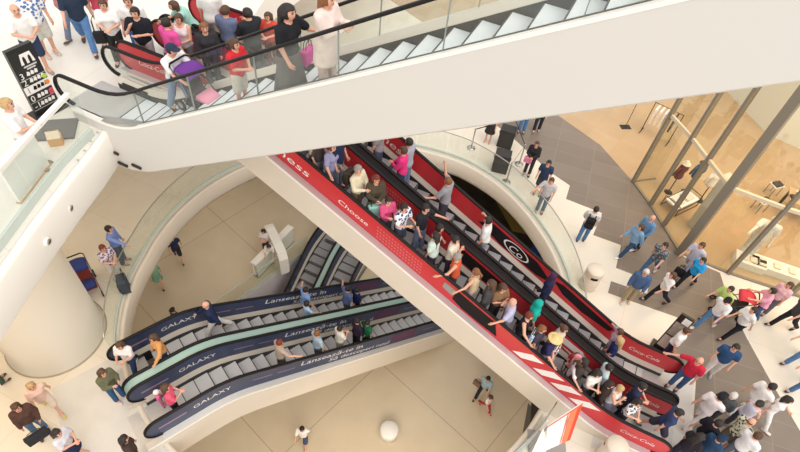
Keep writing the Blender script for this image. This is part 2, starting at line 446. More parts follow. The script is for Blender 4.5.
# ------------------------------------------------------------------ escalators
def ramp(pts, rad=.5):
    """height along s: list of (s, z) knots, straight between, rounded at the knots"""
    def raw(s):
        if s <= pts[0][0]: return pts[0][1]
        for (a, za), (b, zb) in zip(pts, pts[1:]):
            if s <= b: return za+(zb-za)*(s-a)/(b-a)
        return pts[-1][1]
    def f(s): return sum(raw(s+rad*(k/6.)) for k in range(-6, 7))/13.
    return f
HR = .98; RN = .36
def outline(zf, sA, sB, step=.2):
    """side view of a balustrade: (s, bottom, top)"""
    ss = []
    for k in range(9): ss.append(sA+RN*(1-math.cos(PI/2*k/8)))
    n = max(2, int((sB-sA-2*RN)/step))
    ss += [sA+RN+(sB-sA-2*RN)*i/n for i in range(1, n)]
    for k in range(9): ss.append(sB-RN*(1-math.cos(PI/2*(8-k)/8)))
    out = []
    for s in ss:
        z = zf(s); mid = z+HR-RN
        top, bot = z+HR, z+.24
        for sc, on in ((sA+RN, s < sA+RN), (sB-RN, s > sB-RN)):
            if on:
                hh = math.sqrt(max(0, RN*RN-(s-sc)**2)); top = mid+hh; bot = max(z+.24, mid-hh)
        out.append((s, bot, top))
    return out
def slabpart(name, fr, ol, ta, tb, m, parent, inset=0., mi=None):
    b = MB(); vs = []
    for s, lo, hi in ol: vs += [fr.w(s, ta, lo), fr.w(s, tb, lo), fr.w(s, tb, hi-inset), fr.w(s, ta, hi-inset)]
    n = len(ol)
    fs = [(4*k+a, 4*k+4+a, 4*k+4+(a+1) % 4, 4*k+(a+1) % 4) for k in range(n-1) for a in range(4)]+[(0, 1, 2, 3), (4*n-1, 4*n-2, 4*n-3, 4*n-4)]
    b.add(vs, fs, 0)
    return obj(name, b, m, parent, world=True)
def sweep(name, fr, prof, zf, sA, sB, m, parent, step=.25, closed=False, zmin=None):
    """profile of (t, dz) carried along the slope"""
    n = max(2, int((sB-sA)/step)); k = len(prof); b = MB(); vs = []
    for i in range(n+1):
        s = sA+(sB-sA)*i/n; z = zf(s)
        for t, dz in prof:
            q = z+dz
            if zmin is not None: q = max(q, zmin(s))
            vs.append(fr.w(s, t, q))
    fs = [(i*k+a, i*k+(a+1) % k, (i+1)*k+(a+1) % k, (i+1)*k+a) for i in range(n) for a in range(k if closed else k-1)]
    if closed: fs += [tuple(range(k-1, -1, -1)), tuple(n*k+a for a in range(k))]
    b.add(vs, fs)
    return obj(name, b, m, parent, world=True)
def handrail(fr, zf, sA, sB, t, parent):
    pts = []
    for sc, sg in ((sA+RN, -1), (sB-RN, 1)):
        arc_ = []
        for k in range(0, 13):
            a = -PI/2*.95+(PI/2*1.95)*k/12
            arc_.append((sc+sg*RN*math.cos(a), zf(sc+sg*RN*max(0, math.cos(a)))+HR-RN+RN*math.sin(a)))
        pts.append(arc_)
    n = int((sB-sA-2*RN)/.25)
    midp = [(s, zf(s)+HR) for s in [sA+RN+(sB-sA-2*RN)*i/n for i in range(1, n)]]
    path = pts[0]+midp+pts[1][::-1]
    b = MB(); vs = []; prof = [(-.042, -.012), (-.042, .02), (-.03, .034), (.03, .034), (.042, .02), (.042, -.012)]
    k = len(prof); N = len(path)
    for i, (s, z) in enumerate(path):
        a, c = path[max(i-1, 0)], path[min(i+1, N-1)]
        d = Vector((c[0]-a[0], c[1]-a[1])).normalized(); nx, nz = -d.y, d.x
        for tt, h in prof: vs.append(fr.w(s+nx*h, t+tt, z+nz*h))
    b.add(vs, [(i*k+a, i*k+(a+1) % k, (i+1)*k+(a+1) % k, (i+1)*k+a) for i in range(N-1) for a in range(k)]+[tuple(range(k-1, -1, -1)), tuple((N-1)*k+a for a in range(k))])
    return obj('handrail', b, RUBBER, parent, True, world=True)
STEPM = {}
def step_mesh(w, down, mats, rise=.24):
    key = (round(w, 3), down, mats[0].name)
    if key in STEPM: return STEPM[key]
    b = MB(); hw = w/2
    # local x along s, y across; the tread is at z = 0
    x0, x1 = -.2, .2
    b.add([(x0, -hw, 0), (x1, -hw, 0), (x1, hw, 0), (x0, hw, 0)], [(0, 1, 2, 3)], 0)
    xr = x1 if down > 0 else x0; xb = xr-down*.03
    vs = [(xr, -hw, 0), (xr, hw, 0), (xr-down*.004, -hw, -.04), (xr-down*.004, hw, -.04), (xb, -hw, -rise), (xb, hw, -rise)]
    fs = [(0, 1, 3, 2), (2, 3, 5, 4)]
    if down > 0: fs = [f[::-1] for f in fs]
    b.add(vs, fs, 1)
    xo = x0 if down > 0 else x1
    b.add([(xo, -hw, 0), (xo, hw, 0), (xo, hw, -rise), (xo, -hw, -rise), (xb, -hw, -rise), (xb, hw, -rise)], [(0, 1, 2, 3), (2, 5, 4, 3)], 1)
    b.add([(x0, sg*hw, z) for sg in (-1, 1) for z in (0, -rise)]+[(x1, sg*hw, z) for sg in (-1, 1) for z in (0, -rise)], [(0, 1, 5, 4), (2, 6, 7, 3)], 1)
    e = xr-down*.022                                     # dark line along the nosing
    b.add([(xr, -hw, .003), (xr, hw, .003), (e, hw, .003), (e, -hw, .003)], [(0, 1, 2, 3)], 2)
    me = b.mesh('step', mats); STEPM[key] = me
    return me
def steps(fr, zf, sA, sB, t, w, down, mats, parent, phase=0.):
    me = step_mesh(w, down, mats); s = sA+phase; base = wloc(parent).translation
    while s < sB:
        z = zf(s)
        o = bpy.data.objects.new('step', me); COL.objects.link(o); o.parent = parent
        x, y, _ = fr.w(s, t, 0); o.location = (x-base.x, y-base.y, z-base.z); o.rotation_euler = (0, 0, fr.a)
        s += .4
def lettering(name, fr, zf, txt, s0, dz, size, t, m, parent, shear=.25, stretch=1.):
    vs, fs, w = text2d(txt, size, shear)
    b = MB(); b.add([fr.w(s0+x*stretch, t, zf(s0+x*stretch)+dz+y) for x, y in vs], fs)
    return obj(name, b, m, parent, world=True)
def graphic(name, fr, zf, poly, t, m, parent):
    b = MB(); n = len(poly)
    pp = []
    for i in range(n):                                   # follow the slope along long edges
        (s0, d0), (s1, d1) = poly[i], poly[(i+1) % n]; k = max(1, int(abs(s1-s0)/.3))
        pp += [(s0+(s1-s0)*j/k, d0+(d1-d0)*j/k) for j in range(k)]
    b.add([fr.w(s, t, zf(s)+d) for s, d in pp], [tuple(range(len(pp)))])
    return obj(name, b, m, parent, world=True)
def lane(name, label, group, fr, zf, s_lo, s_hi, t0, t1, steprange, down, panel, clad, treads, z0, deck=None, far_panel=None, depth=(.26, -.84), zmin=None, phase=0., ledge=None, skip_near=False, cladm=None, ext=(.35, .35)):
    """one escalator lane: t0 near rail, t1 far rail"""
    mid = (s_lo+s_hi)/2
    root = thing(name, label, 'escalator', fr.w(s_lo if down < 0 else s_hi, (t0+t1)/2, z0), 0, group)
    ol = outline(zf, s_lo, s_hi)
    fp = far_panel or panel
    np_ = slabpart('side_panel', fr, ol, t0-.012, t0+.012, panel, root, .01)
    fp_ = slabpart('side_panel', fr, ol, t1-.012, t1+.012, fp, root, .01)
    handrail(fr, zf, s_lo, s_hi, t0, root); handrail(fr, zf, s_lo, s_hi, t1, root)
    cl = cladm or CREAM
    a, b_ = s_lo+.3, s_hi-.35
    # cladding of the truss: outer ledge, side skin, underside
    na = t0-clad[0]; nb = t1+clad[1]
    top, bot = depth
    prof = [(t0-.014, top), (na, top), (na, bot+.05), (na+.05, bot), (nb-.05, bot), (nb, bot+.05), (nb, top), (t1+.014, top)]
    sweep('truss', fr, prof, zf, s_lo+ext[0], b_, cl, root, zmin=zmin)
    if clad[0] > .05:
        sweep('edge_trim', fr, [(na+.012, top+.012), (na-.006, top+.012), (na-.006, top-.045)], zf, s_lo+ext[0], b_, WHITE, root)
        sweep('ledge', fr, [(t0-.014, top+.006), (na+.025, top+.006), (na+.025, top-.01)], zf, a, b_, ledge or LILAC, root)
    # inner ledges and dark skirts beside the steps
    w = t1-t0-.2
    sweep('inner_ledge', fr, [(t1-.014, .30), (t1-.085, .17), (t1-.09, .15)], zf, a, b_, LEDGE, root)
    sweep('inner_ledge', fr, [(t0+.014, .30), (t0+.085, .17), (t0+.09, .15)], zf, a, b_, LEDGE, root)
    sweep('skirt', fr, [(t1-.09, .15), (t1-.092, -.28)], zf, a, b_, SKIRT, root)
    sweep('skirt', fr, [(t0+.09, .15), (t0+.092, -.28)], zf, a, b_, SKIRT, root)
    steps(fr, zf, steprange[0], steprange[1], (t0+t1)/2, w, down, treads, root, phase)
    for sa, sb in ((s_lo-.25, steprange[0]-.2), (steprange[1]+.0, s_hi+.25)):
        b = MB(); zz = zf((sa+sb)/2)+.012
        b.add([fr.w(sa, t0+.1, zz), fr.w(sb, t0+.1, zz), fr.w(sb, t1-.1, zz), fr.w(sa, t1-.1, zz), fr.w(sa, t0+.1, zz-.06), fr.w(sb, t0+.1, zz-.06), fr.w(sb, t1-.1, zz-.06), fr.w(sa, t1-.1, zz-.06)],
              [(0, 1, 2, 3), (0, 4, 5, 1), (1, 5, 6, 2), (2, 6, 7, 3), (3, 7, 4, 0)])
        obj('landing_plate', b, mat('landing_plate', 'cfccc8', .4, .4, noise=.1, nscale=20), root, world=True)
    if deck:
        dt0, dt1, dm = deck
        o2 = [(s, lo, hi-.02) for s, lo, hi in ol]
        slabpart('center_deck', fr, o2, dt0, dt1, dm, root)
    return root, np_, fp_

# ------------------------------------------------------------------ people
def surfnet(f, org, h):
    ins = f < 0
    c = [ins[:-1, :-1, :-1], ins[1:, :-1, :-1], ins[:-1, 1:, :-1], ins[1:, 1:, :-1], ins[:-1, :-1, 1:], ins[1:, :-1, 1:], ins[:-1, 1:, 1:], ins[1:, 1:, 1:]]
    n = sum(x.astype(np.int8) for x in c)
    act = (n > 0) & (n < 8)
    ids = np.argwhere(act)
    idx = -np.ones(act.shape, int); idx[act] = np.arange(len(ids))
    acc = np.zeros((len(ids), 3)); cnt = np.zeros(len(ids))
    offs = np.array([(i & 1, (i >> 1) & 1, (i >> 2) & 1) for i in range(8)])
    for a in range(8):
        for b in range(a+1, 8):
            if abs(offs[a]-offs[b]).sum() != 1: continue
            pa = ids+offs[a]; pb = ids+offs[b]
            fa = f[pa[:, 0], pa[:, 1], pa[:, 2]]; fb = f[pb[:, 0], pb[:, 1], pb[:, 2]]
            m = (fa < 0) != (fb < 0)
            t = np.where(m, fa/np.where(fa == fb, 1, fa-fb), 0)[:, None]
            acc += np.where(m[:, None], pa+t*(pb-pa), 0); cnt += m
    V = org+h*acc/cnt[:, None]
    F = []
    for ax in range(3):
        b, d = (ax+1) % 3, (ax+2) % 3
        s0 = [slice(None)]*3; s1 = [slice(None)]*3
        s0[ax] = slice(0, -1); s1[ax] = slice(1, None)
        A = ins[tuple(s0)]; B = ins[tuple(s1)]
        e = np.argwhere(A != B)
        e = e[(e[:, b] > 0) & (e[:, d] > 0) & (e[:, b] < act.shape[b]) & (e[:, d] < act.shape[d])]
        if not len(e): continue
        def cell(db, dd):
            q = e.copy(); q[:, b] -= db; q[:, d] -= dd
            return idx[q[:, 0], q[:, 1], q[:, 2]]
        q = np.stack([cell(1, 1), cell(0, 1), cell(0, 0), cell(1, 0)], 1)
        fl = ~A[e[:, 0], e[:, 1], e[:, 2]]
        q[fl] = q[fl][:, ::-1]
        F.append(q)
    return V, np.concatenate(F)

def grid(lo, hi, h):
    ax = [np.arange(lo[i], hi[i]+h, h) for i in range(3)]
    return np.stack(np.meshgrid(*ax, indexing='ij'), -1), np.array(lo)
def caps(P, a, b, ra, rb):
    a = np.array(a, float); b = np.array(b, float); d = b-a
    t = np.clip(((P-a)@d)/max(d@d, 1e-9), 0, 1)
    return np.linalg.norm(P-(a+t[..., None]*d), axis=-1)-(ra+(rb-ra)*t)
def ell(P, c, r):
    q = (P-np.array(c))/np.array(r)
    k0 = np.linalg.norm(q, axis=-1); k1 = np.linalg.norm(q/np.array(r), axis=-1)
    return k0*(k0-1)/np.maximum(k1, 1e-6)
def smin(a, b, k=.04):
    h = np.clip(.5+.5*(b-a)/k, 0, 1)
    return b+(a-b)*h-k*h*(1-h)

# arm: (swing forward, outward, elbow bend, forearm inward) for right, left; leg: (swing, knee bend) for right, left; lean
ST = (4, 9, 14, 6)
POSES = {
 'st': (ST, ST, (0, 0), (0, 0), 0),
 'st2': (ST, (8, 12, 30, 20), (6, 4), (-5, 0), 0),
 'wk': ((28, 8, 20, 4), (-24, 8, 10, 0), (-24, 18), (24, 6), 3),
 'wl': ((-24, 8, 10, 0), (28, 8, 20, 4), (24, 6), (-24, 18), 3),
 'rr': ((30, 30, 42, -8), (4, 9, 20, 10), (3, 0), (-3, 0), 2),
 'rl': ((4, 9, 20, 10), (30, 30, 42, -8), (-3, 0), (3, 0), 2),
 'ph': ((22, 6, 95, 24), (22, 6, 95, 24), (0, 0), (4, 0), 2),
 'pw': ((22, 6, 95, 24), (22, 6, 95, 24), (-20, 16), (22, 6), 3),
 'hf': ((20, 8, 60, 45), (20, 8, 60, 45), (0, 0), (0, 0), 0),
 'cr': ((18, 10, 85, 62), (24, 10, 80, 62), (0, 0), (0, 0), 0),
 'pu': ((42, 6, 34, 4), (42, 6, 34, 4), (-12, 10), (16, 6), 8),
 'up': ((118, 14, 40, 0), (30, 30, 42, -8), (0, 0), (0, 0), 0),
 'pt': ((75, 18, 4, 0), ST, (0, 0), (0, 0), 0),
 'pl': ((22, 52, 18, -6), ST, (4, 0), (-3, 0), 3),
 'pr': (ST, (24, 50, 22, -6), (-3, 0), (4, 0), 3),
 'ch': ((36, 6, 128, 26), (14, 8, 88, 55), (0, 0), (0, 0), 0),
 'bd': ((40, 6, 30, 10), (40, 6, 30, 10), (0, 0), (6, 4), 28),
}
def arm_fk(sh, side, p):
    th, ph, be, ga = map(R, p)
    d = np.array([side*math.sin(ph), math.cos(ph)*math.sin(th), -math.cos(ph)*math.cos(th)])
    fw = np.array([0, math.cos(th), math.sin(th)])
    el = sh+d*.275
    f = d*math.cos(be)+fw*math.sin(be); f /= np.linalg.norm(f)
    f = f*math.cos(ga)+np.array([-side, 0, 0])*math.sin(ga); f /= np.linalg.norm(f)
    return el, el+f*.245, f
class Skel:
    def __init__(s, pose, sex):
        ra, la, rl, ll, lean = POSES[pose]
        s.sex = sex; kid = sex == 'k'; fem = sex == 'f'
        s.hf = 1.28 if kid else 1.
        def bend(p):
            p = np.array(p, float); a = R(lean); y, z = p[1], p[2]-.93
            if z <= 0: return p
            return np.array([p[0], y*math.cos(a)+z*math.sin(a), .93+z*math.cos(a)-y*math.sin(a)])
        s.bend = bend
        sw = .165 if fem else (.15 if kid else .185)
        s.sh = {1: bend((sw, 0, 1.395)), -1: bend((-sw, 0, 1.395))}
        s.arm = {1: arm_fk(s.sh[1], 1, ra), -1: arm_fk(s.sh[-1], -1, la)}
        s.hip = {1: np.array((.085, 0, .90)), -1: np.array((-.085, 0, .90))}
        s.leg = {}
        for sd, (sw_, kb) in ((1, rl), (-1, ll)):
            a = R(sw_); kn = s.hip[sd]+.42*np.array([sd*.03, math.sin(a), -math.cos(a)])
            b = R(sw_-kb); an = kn+.40*np.array([0, math.sin(b), -math.cos(b)])
            s.leg[sd] = (kn, an, R(sw_-kb)*.6)
        s.low = min(s.leg[1][1][2], s.leg[-1][1][2])-.075
        s.head = bend((0, .02, 1.595+(.02 if kid else 0)))
        s.neck0 = bend((0, -.01, 1.38)); s.neck1 = bend((0, .01, 1.52))
    def torso(s, P, o=0.):
        fem = s.sex == 'f'; kid = s.sex == 'k'
        w = .93 if fem else (.85 if kid else 1.)
        c = s.bend((0, 0, 1.23))
        d = ell(P, c, (.165*w+o, .112+o, .235+o))
        d = smin(d, caps(P, s.sh[1]*np.array([.82, 1, 1])+np.array([0, 0, -.015]), s.sh[-1]*np.array([.82, 1, 1])+np.array([0, 0, -.015]), .066+o, .066+o), .07)
        d = smin(d, ell(P, s.bend((0, .005, 1.03)), ((.128 if fem else .148)*(.95 if kid else 1)+o, .102+o, .17+o)), .06)
        d = smin(d, ell(P, (0, -.012, .915), ((.168 if fem else .158)*(.9 if kid else 1)+o, .118+o, .13+o)), .07)
        if fem:
            for sd in (1, -1): d = smin(d, ell(P, s.bend((sd*.07, .085, 1.27)), (.06+o, .055+o, .06+o)), .04)
        return d
    def limb_arm(s, P, sd, o=0., upto=1.):
        el, wr, f = s.arm[sd]; sh = s.sh[sd]
        if upto <= .5:
            e = sh+(el-sh)*upto*2
            return caps(P, sh, e, .058+o, .05+o*1.3)
        d = caps(P, sh, el, .056+o, .043+o)
        e = el+(wr-el)*(upto-.5)*2
        return smin(d, caps(P, el, e, .043+o, .03+o), .02)
    def limb_leg(s, P, sd, o=0., upto=1., flare=0.):
        kn, an, _ = s.leg[sd]; hp = s.hip[sd]; k = .88 if s.sex == 'k' else 1.
        if upto <= .5:
            e = hp+(kn-hp)*upto*2
            return caps(P, hp, e, .088*k+o, .068*k+o+flare)
        d = caps(P, hp, kn, .088*k+o, .058*k+o)
        e = kn+(an-kn)*(upto-.5)*2
        return smin(d, caps(P, kn, e, .058*k+o, .04*k+o+flare), .03)
    def headf(s, P, o=0.):
        q = P-s.head; k = s.hf
        d = ell(q, (0, -.004, .022*k), (.077*k+o, .096*k+o, .098*k+o))
        d = smin(d, ell(q, (0, .016, -.05*k), (.058*k+o, .07*k+o, .068*k+o)), .04)
        return d

SKELS = {}; PMESH = {}
def skel(pose, sex):
    if (pose, sex) not in SKELS: SKELS[(pose, sex)] = Skel(pose, sex)
    return SKELS[(pose, sex)]
def net_mesh(name, d, org, h, extra=None, low=0.):
    V, F = surfnet(d, org, h)
    mb = MB(); V[:, 2] -= low
    mb.v = [tuple(v) for v in V.tolist()]; mb.f = [tuple(q) for q in F.tolist()]; mb.mi = [0]*len(mb.f)
    if extra:
        for (p, fs, m) in extra: mb.add([(a, b, c-low) for a, b, c in p], fs, m)
    return mb
def bounds(s, top=True):
    pts = [s.head, s.hip[1], s.hip[-1]]+[x for sd in (1, -1) for x in (s.sh[sd], s.arm[sd][0], s.arm[sd][1], s.leg[sd][0], s.leg[sd][1])]
    a = np.array(pts); return a.min(0)-.19, a.max(0)+.19
def tri_mats(me, n):
    return me
def body_mesh(pose, sex, cover):
    """cover: (sleeve, leg) lengths 0..1 hidden by clothes"""
    key = ('body', pose, sex, cover)
    if key in PMESH: return PMESH[key]
    s = skel(pose, sex); lo, hi = bounds(s); h = .027
    P, org = grid(lo, hi, h)
    d = s.torso(P, -.012)
    d = smin(d, caps(P, s.neck0, s.neck1, .056, .052), .03)
    hd = s.headf(P)
    q = s.head; k = s.hf
    hd = smin(hd, caps(P, q+np.array([0, .085, .018])*k, q+np.array([0, .106, -.018])*k, .012, .016), .012)
    for sd in (1, -1): hd = np.minimum(hd, ell(P, q+np.array([sd*.08, -.005, -.002])*k, (.014, .026, .034)))
    d = smin(d, hd, .02)
    for sd in (1, -1):
        d = smin(d, s.limb_arm(P, sd, -.004), .025)
        d = smin(d, s.limb_leg(P, sd, -.006), .03)
        el, wr, f = s.arm[sd]
        d = smin(d, caps(P, wr, wr+f*.075, .03, .033), .02)
        kn, an, t = s.leg[sd]
        d = smin(d, caps(P, an, an+np.array([0, .1, -.03]), .042, .035), .03)
    ex = []
    m = MB()
    for sd in (1, -1):
        el, wr, f = s.arm[sd]
        a = np.array([-sd, 0, 0.]) if abs(f[0]) < .6 else np.array([0, 0, 1.])
        side = np.cross(f, a); side /= np.linalg.norm(side); pal = np.cross(side, f)
        if side[1] < 0: side = -side
        base = wr+f*.07
        for j, L in enumerate((.07, .08, .075, .058)):
            o = base+side*(.026-.0175*j)
            m.tube([o, o+f*L*.5+pal*.004, o+f*L*.85+pal*.022], [.0105, .0095, .007], 5)
        o = wr+f*.03+side*.028
        m.tube([o, o+side*.028+f*.03, o+side*.03+f*.058+pal*.012], [.013, .011, .008], 5)
    ex.append((m.v, m.f, 0))
    e = MB()
    for sd in (1, -1):
        e.sphere(tuple(q+np.array([sd*.032, .086, .016])*k), (.014, .008, .009), 1, 6, 4)
        e.tube([tuple(q+np.array([sd*.018, .095, .037])*k), tuple(q+np.array([sd*.05, .083, .04])*k)], .005, 5, 2)
    e.tube([tuple(q+np.array([-.022, .082, -.056])*k), tuple(q+np.array([0, .09, -.056])*k), tuple(q+np.array([.022, .082, -.056])*k)], .006, 5, 3)
    mb = net_mesh('body', d, org, h, ex, s.low)
    mb.add([(a, b, c-s.low) for a, b, c in e.v], e.f)
    mb.mi = mb.mi[:len(mb.f)-len(e.f)]+e.mi
    PMESH[key] = mb.mesh('body', [SKIN['a'], EYE, HAIRM, LIP], True)
    return PMESH[key]
def cloth_mesh(kind, pose, sex):
    key = (kind, pose, sex)
    if key in PMESH: return PMESH[key]
    s = skel(pose, sex); lo, hi = bounds(s); h = .032
    P, org = grid(lo, hi, h)
    Z = P[..., 2]
    if kind[0] == 't':                                   # tops: tT tee, tL long sleeves, tN tank, tJ jacket, tC coat
        k = kind[1]; o = .026 if k in 'JC' else .014
        d = s.torso(P, o)
        hem = {'T': .84, 'L': .84, 'N': .86, 'J': .82, 'C': .52}[k]
        if k == 'C':
            d = smin(d, np.maximum(np.maximum(np.hypot(P[..., 0]/1.2, P[..., 1])-(.16+.05*(.95-Z)), Z-.98), .4-Z), .05)
        if k == 'N':
            d = np.maximum(d, np.linalg.norm(P-(s.bend((0, .04, 1.47))), axis=-1)*-1+.1)
            for sd in (1, -1): d = np.maximum(d, .075-np.linalg.norm(P-s.sh[sd]*np.array([1.12, 1, 1]), axis=-1))
        else:
            up = .36 if k == 'T' else .97
            for sd in (1, -1): d = smin(d, s.limb_arm(P, sd, o, up), .03)
            nk = s.bend((0, .03, 1.485))
            d = np.maximum(d, .075-np.linalg.norm(P-nk, axis=-1))
        d = np.maximum(d, hem-Z)
        name = {'T': 't_shirt', 'L': 'shirt', 'N': 'tank_top', 'J': 'jacket', 'C': 'coat'}[k]
    else:                                                # bottoms: bP trousers, bS shorts, bK skirt, bD long skirt
        k = kind[1]; o = .012
        d = ell(P, (0, -.012, .915), (.162+o, .118+o, .13+o))
        if k in 'PS':
            for sd in (1, -1):
                d = smin(d, s.limb_leg(P, sd, o, .97 if k == 'P' else .46, .016), .03)
        else:
            bot = .5 if k == 'K' else .1
            A = (s.leg[1][0]+s.leg[-1][0])/2 if k == 'K' else (s.leg[1][1]+s.leg[-1][1])/2
            t = np.clip((.95-Z)/(.95-bot), 0, 1.2)
            cx = A[0]*t; cy = A[1]*t
            sp = abs(s.leg[1][0][1]-s.leg[-1][0][1])*.4
            cone = np.hypot((P[..., 0]-cx)/1.25, (P[..., 1]-cy)/(1+sp))-(.125+(.07 if k == 'K' else .11)*t)
            d = smin(d, np.maximum(np.maximum(cone*.85, Z-.96), bot-Z), .04)
        d = np.maximum(d, Z-.99)
        name = {'P': 'trousers', 'S': 'shorts', 'K': 'skirt', 'D': 'long_skirt'}[k]
    mb = net_mesh(name, d, org, h, None, s.low)
    me = mb.mesh(name, [SKIN['a']], True)
    PMESH[key] = (name, me)
    return PMESH[key]
def shoe_mesh(pose, sex, sd):
    key = ('shoe', pose, sex, sd)
    if key in PMESH: return PMESH[key]
    s = skel(pose, sex); kn, an, t = s.leg[sd]
    mb = MB(); ca, sa = math.cos(t), math.sin(t)
    prof = [(-.075, .028, .06), (-.05, .038, .085), (.0, .04, .10), (.05, .043, .075), (.11, .046, .055), (.16, .04, .045), (.19, .02, .03)]
    n = 10; vs = []
    for y, w, hh in prof:
        for k in range(n):
            a = 2*PI*k/n
            x = w*math.cos(a); z = max(-.0, hh*.5+hh*.5*math.sin(a)) 
            yy = y*ca-z*sa; zz = y*sa+z*ca
            vs.append((an[0]+x+sd*.012*(y > .05), an[1]+yy, an[2]-.075+zz-s.low))
    fs = [(i*n+k, i*n+(k+1) % n, (i+1)*n+(k+1) % n, (i+1)*n+k) for i in range(len(prof)-1) for k in range(n)]
    fs += [tuple(range(n-1, -1, -1)), tuple((len(prof)-1)*n+k for k in range(n))]
    mb.add(vs, fs)
    PMESH[key] = mb.mesh('shoe', [EYE], True)
    return PMESH[key]
def hair_mesh(style, pose, sex):
    key = ('hair', style, pose, sex)
    if key in PMESH: return PMESH[key]
    s = skel(pose, sex); q = s.head; k = s.hf; h = .022
    lo = q-np.array([.24, .26, .55]); hi = q+np.array([.24, .24, .2])
    P, org = grid(lo, hi, h); L = P-q
    X, Y, Z = L[..., 0]/k, L[..., 1]/k, L[..., 2]/k
    th = {'c': .034, 'b': .006}.get(style, .017)
    d = s.headf(P, th)
    name = 'hair'
    face = np.maximum(.045-Y, Z-.062)                   # the face stays free
    if style in 'slpcnr':
        d = np.maximum(d, -face)
        d = np.maximum(d, np.maximum(-Z-.06, Y*0-1) if style in 's' else np.maximum(-Z-.085, -1))
        if style == 'l' or style == 'c':
            w = .05 if style == 'l' else .065
            for sx in (-.05, 0, .05):
                d = smin(d, caps(P, q+np.array([sx, -.07, .02]), q+np.array([sx*1.5, -.105, -.36 if style == 'l' else -.24]), w, .03 if style == 'l' else w), .03)
        if style == 'p':
            d = smin(d, caps(P, q+np.array([0, -.1, .05]), q+np.array([0, -.17, -.02]), .03, .038), .015)
            d = smin(d, caps(P, q+np.array([0, -.17, -.02]), q+np.array([0, -.15, -.25]), .036, .012), .02)
        if style == 'n':
            d = smin(d, ell(P, q+np.array([0, -.11, .06]), (.05, .05, .05)), .015)
    elif style == 'k':                                   # cap
        name = 'cap'
        d = np.maximum(s.headf(P, .022), .035-Z)
        d = np.minimum(d, np.maximum(ell(P, q+np.array([0, .10, .05])*k, (.085*k, .11*k, .02)), -1))
    elif style == 'h':                                   # straw hat
        name = 'straw_hat'
        d = np.maximum(s.headf(P, .024), .04-Z)
        d = np.minimum(d, ell(P, q+np.array([0, 0, .05]), (.2, .21, .024)))
    elif style == 'w':                                   # round sun hat of a child
        name = 'sun_hat'
        d = np.maximum(s.headf(P, .026), .02-Z)
        d = np.minimum(d, ell(P, q+np.array([0, 0, .03]), (.15, .16, .022)))
    elif style == 'j':                                   # head scarf
        name = 'head_scarf'
        d = np.maximum(s.headf(P, .022), -np.maximum(.06-Y, np.maximum(np.abs(X)-.05, np.abs(Z)-.07)))
        d = smin(d, caps(P, q+np.array([0, -.02, -.1]), q+np.array([0, -.02, -.22]), .085, .14), .04)
    elif style == 'b':                                   # bald with a fringe of short hair at the back
        d = np.maximum(np.maximum(d, Z-.035), np.maximum(Y+.0, -Z-.06))
    mb = net_mesh(name, d, org, h, None, s.low)
    PMESH[key] = (name, mb.mesh(name, [SKIN['a']], True))
    return PMESH[key]

def setmats(o, ms):
    for i, m in enumerate(ms):
        o.material_slots[i].link = 'OBJECT'; o.material_slots[i].material = m
def part(name, me, parent, ms):
    o = bpy.data.objects.new(name, me); COL.objects.link(o); o.parent = parent; setmats(o, ms)
    return o
def fabric(spec):
    """spec: hex, or hex/hex for a printed cloth, hex|hex for stripes"""
    if '/' in spec:
        a, b = spec.split('/'); return mat('print_'+a+b, a, .9, col2=b, pattern='vor', nscale=14)
    if '|' in spec:
        a, b = spec.split('|'); return mat('stripe_'+a+b, a, .9, col2=b, pattern='wave', nscale=9)
    return mat('cloth_'+spec, spec, .9, noise=.18, nscale=9, spec=.2)
SKIN = {'w': mat('mannequin_white', 'f4efe6', .5), 'a': mat('skin', 'dda68c', .55, noise=.06, nscale=6), 'b': mat('skin_tan', 'c98d6f', .55, noise=.06, nscale=6)}
EYE = mat('eye', '241c18', .3); LIP = mat('lip', 'a8584e', .5); HAIRM = mat('hair_dark', '2b211d', .6, noise=.4, nscale=30)
HAIRS = {'k': '2b211d', 'b': '5a3d2a', 'o': '8c5a34', 'y': 'c9a673', 'g': '9f9b95', 'r': '7a3322', 'w': 'd9d4ca'}
def hairmat(c):
    return mat('hair_'+c, HAIRS.get(c, c), .65, noise=.35, nscale=26)
def person(loc, face, h, pose, sex, top, bot, hair, shoe, label, group, skin='a', name='person', cat='person', wide=1.1):
    p = thing(name, label, cat, loc, R(face-90), group)
    k = h/(1.72 if sex != 'k' else 1.76); p.scale = (k*wide, k*wide, k)
    sk = SKIN[skin]
    part('body', body_mesh(pose, sex, None), p, [sk, EYE, HAIRM, LIP])
    tk, tc = top.split(':'); nm, me = cloth_mesh('t'+tk, pose, sex); part(nm, me, p, [fabric(tc)])
    bk, bc = bot.split(':'); nm, me = cloth_mesh('b'+bk, pose, sex); part(nm, me, p, [fabric(bc)])
    for hs in hair.split('+'):
        st, hc = hs.split(':')
        nm, me = hair_mesh(st, pose, sex)
        part(nm, me, p, [hairmat(hc) if nm == 'hair' else fabric(hc)])
    for sd in (1, -1): part('shoe', shoe_mesh(pose, sex, sd), p, [mat('shoe_'+shoe, shoe, .6)])
    return p

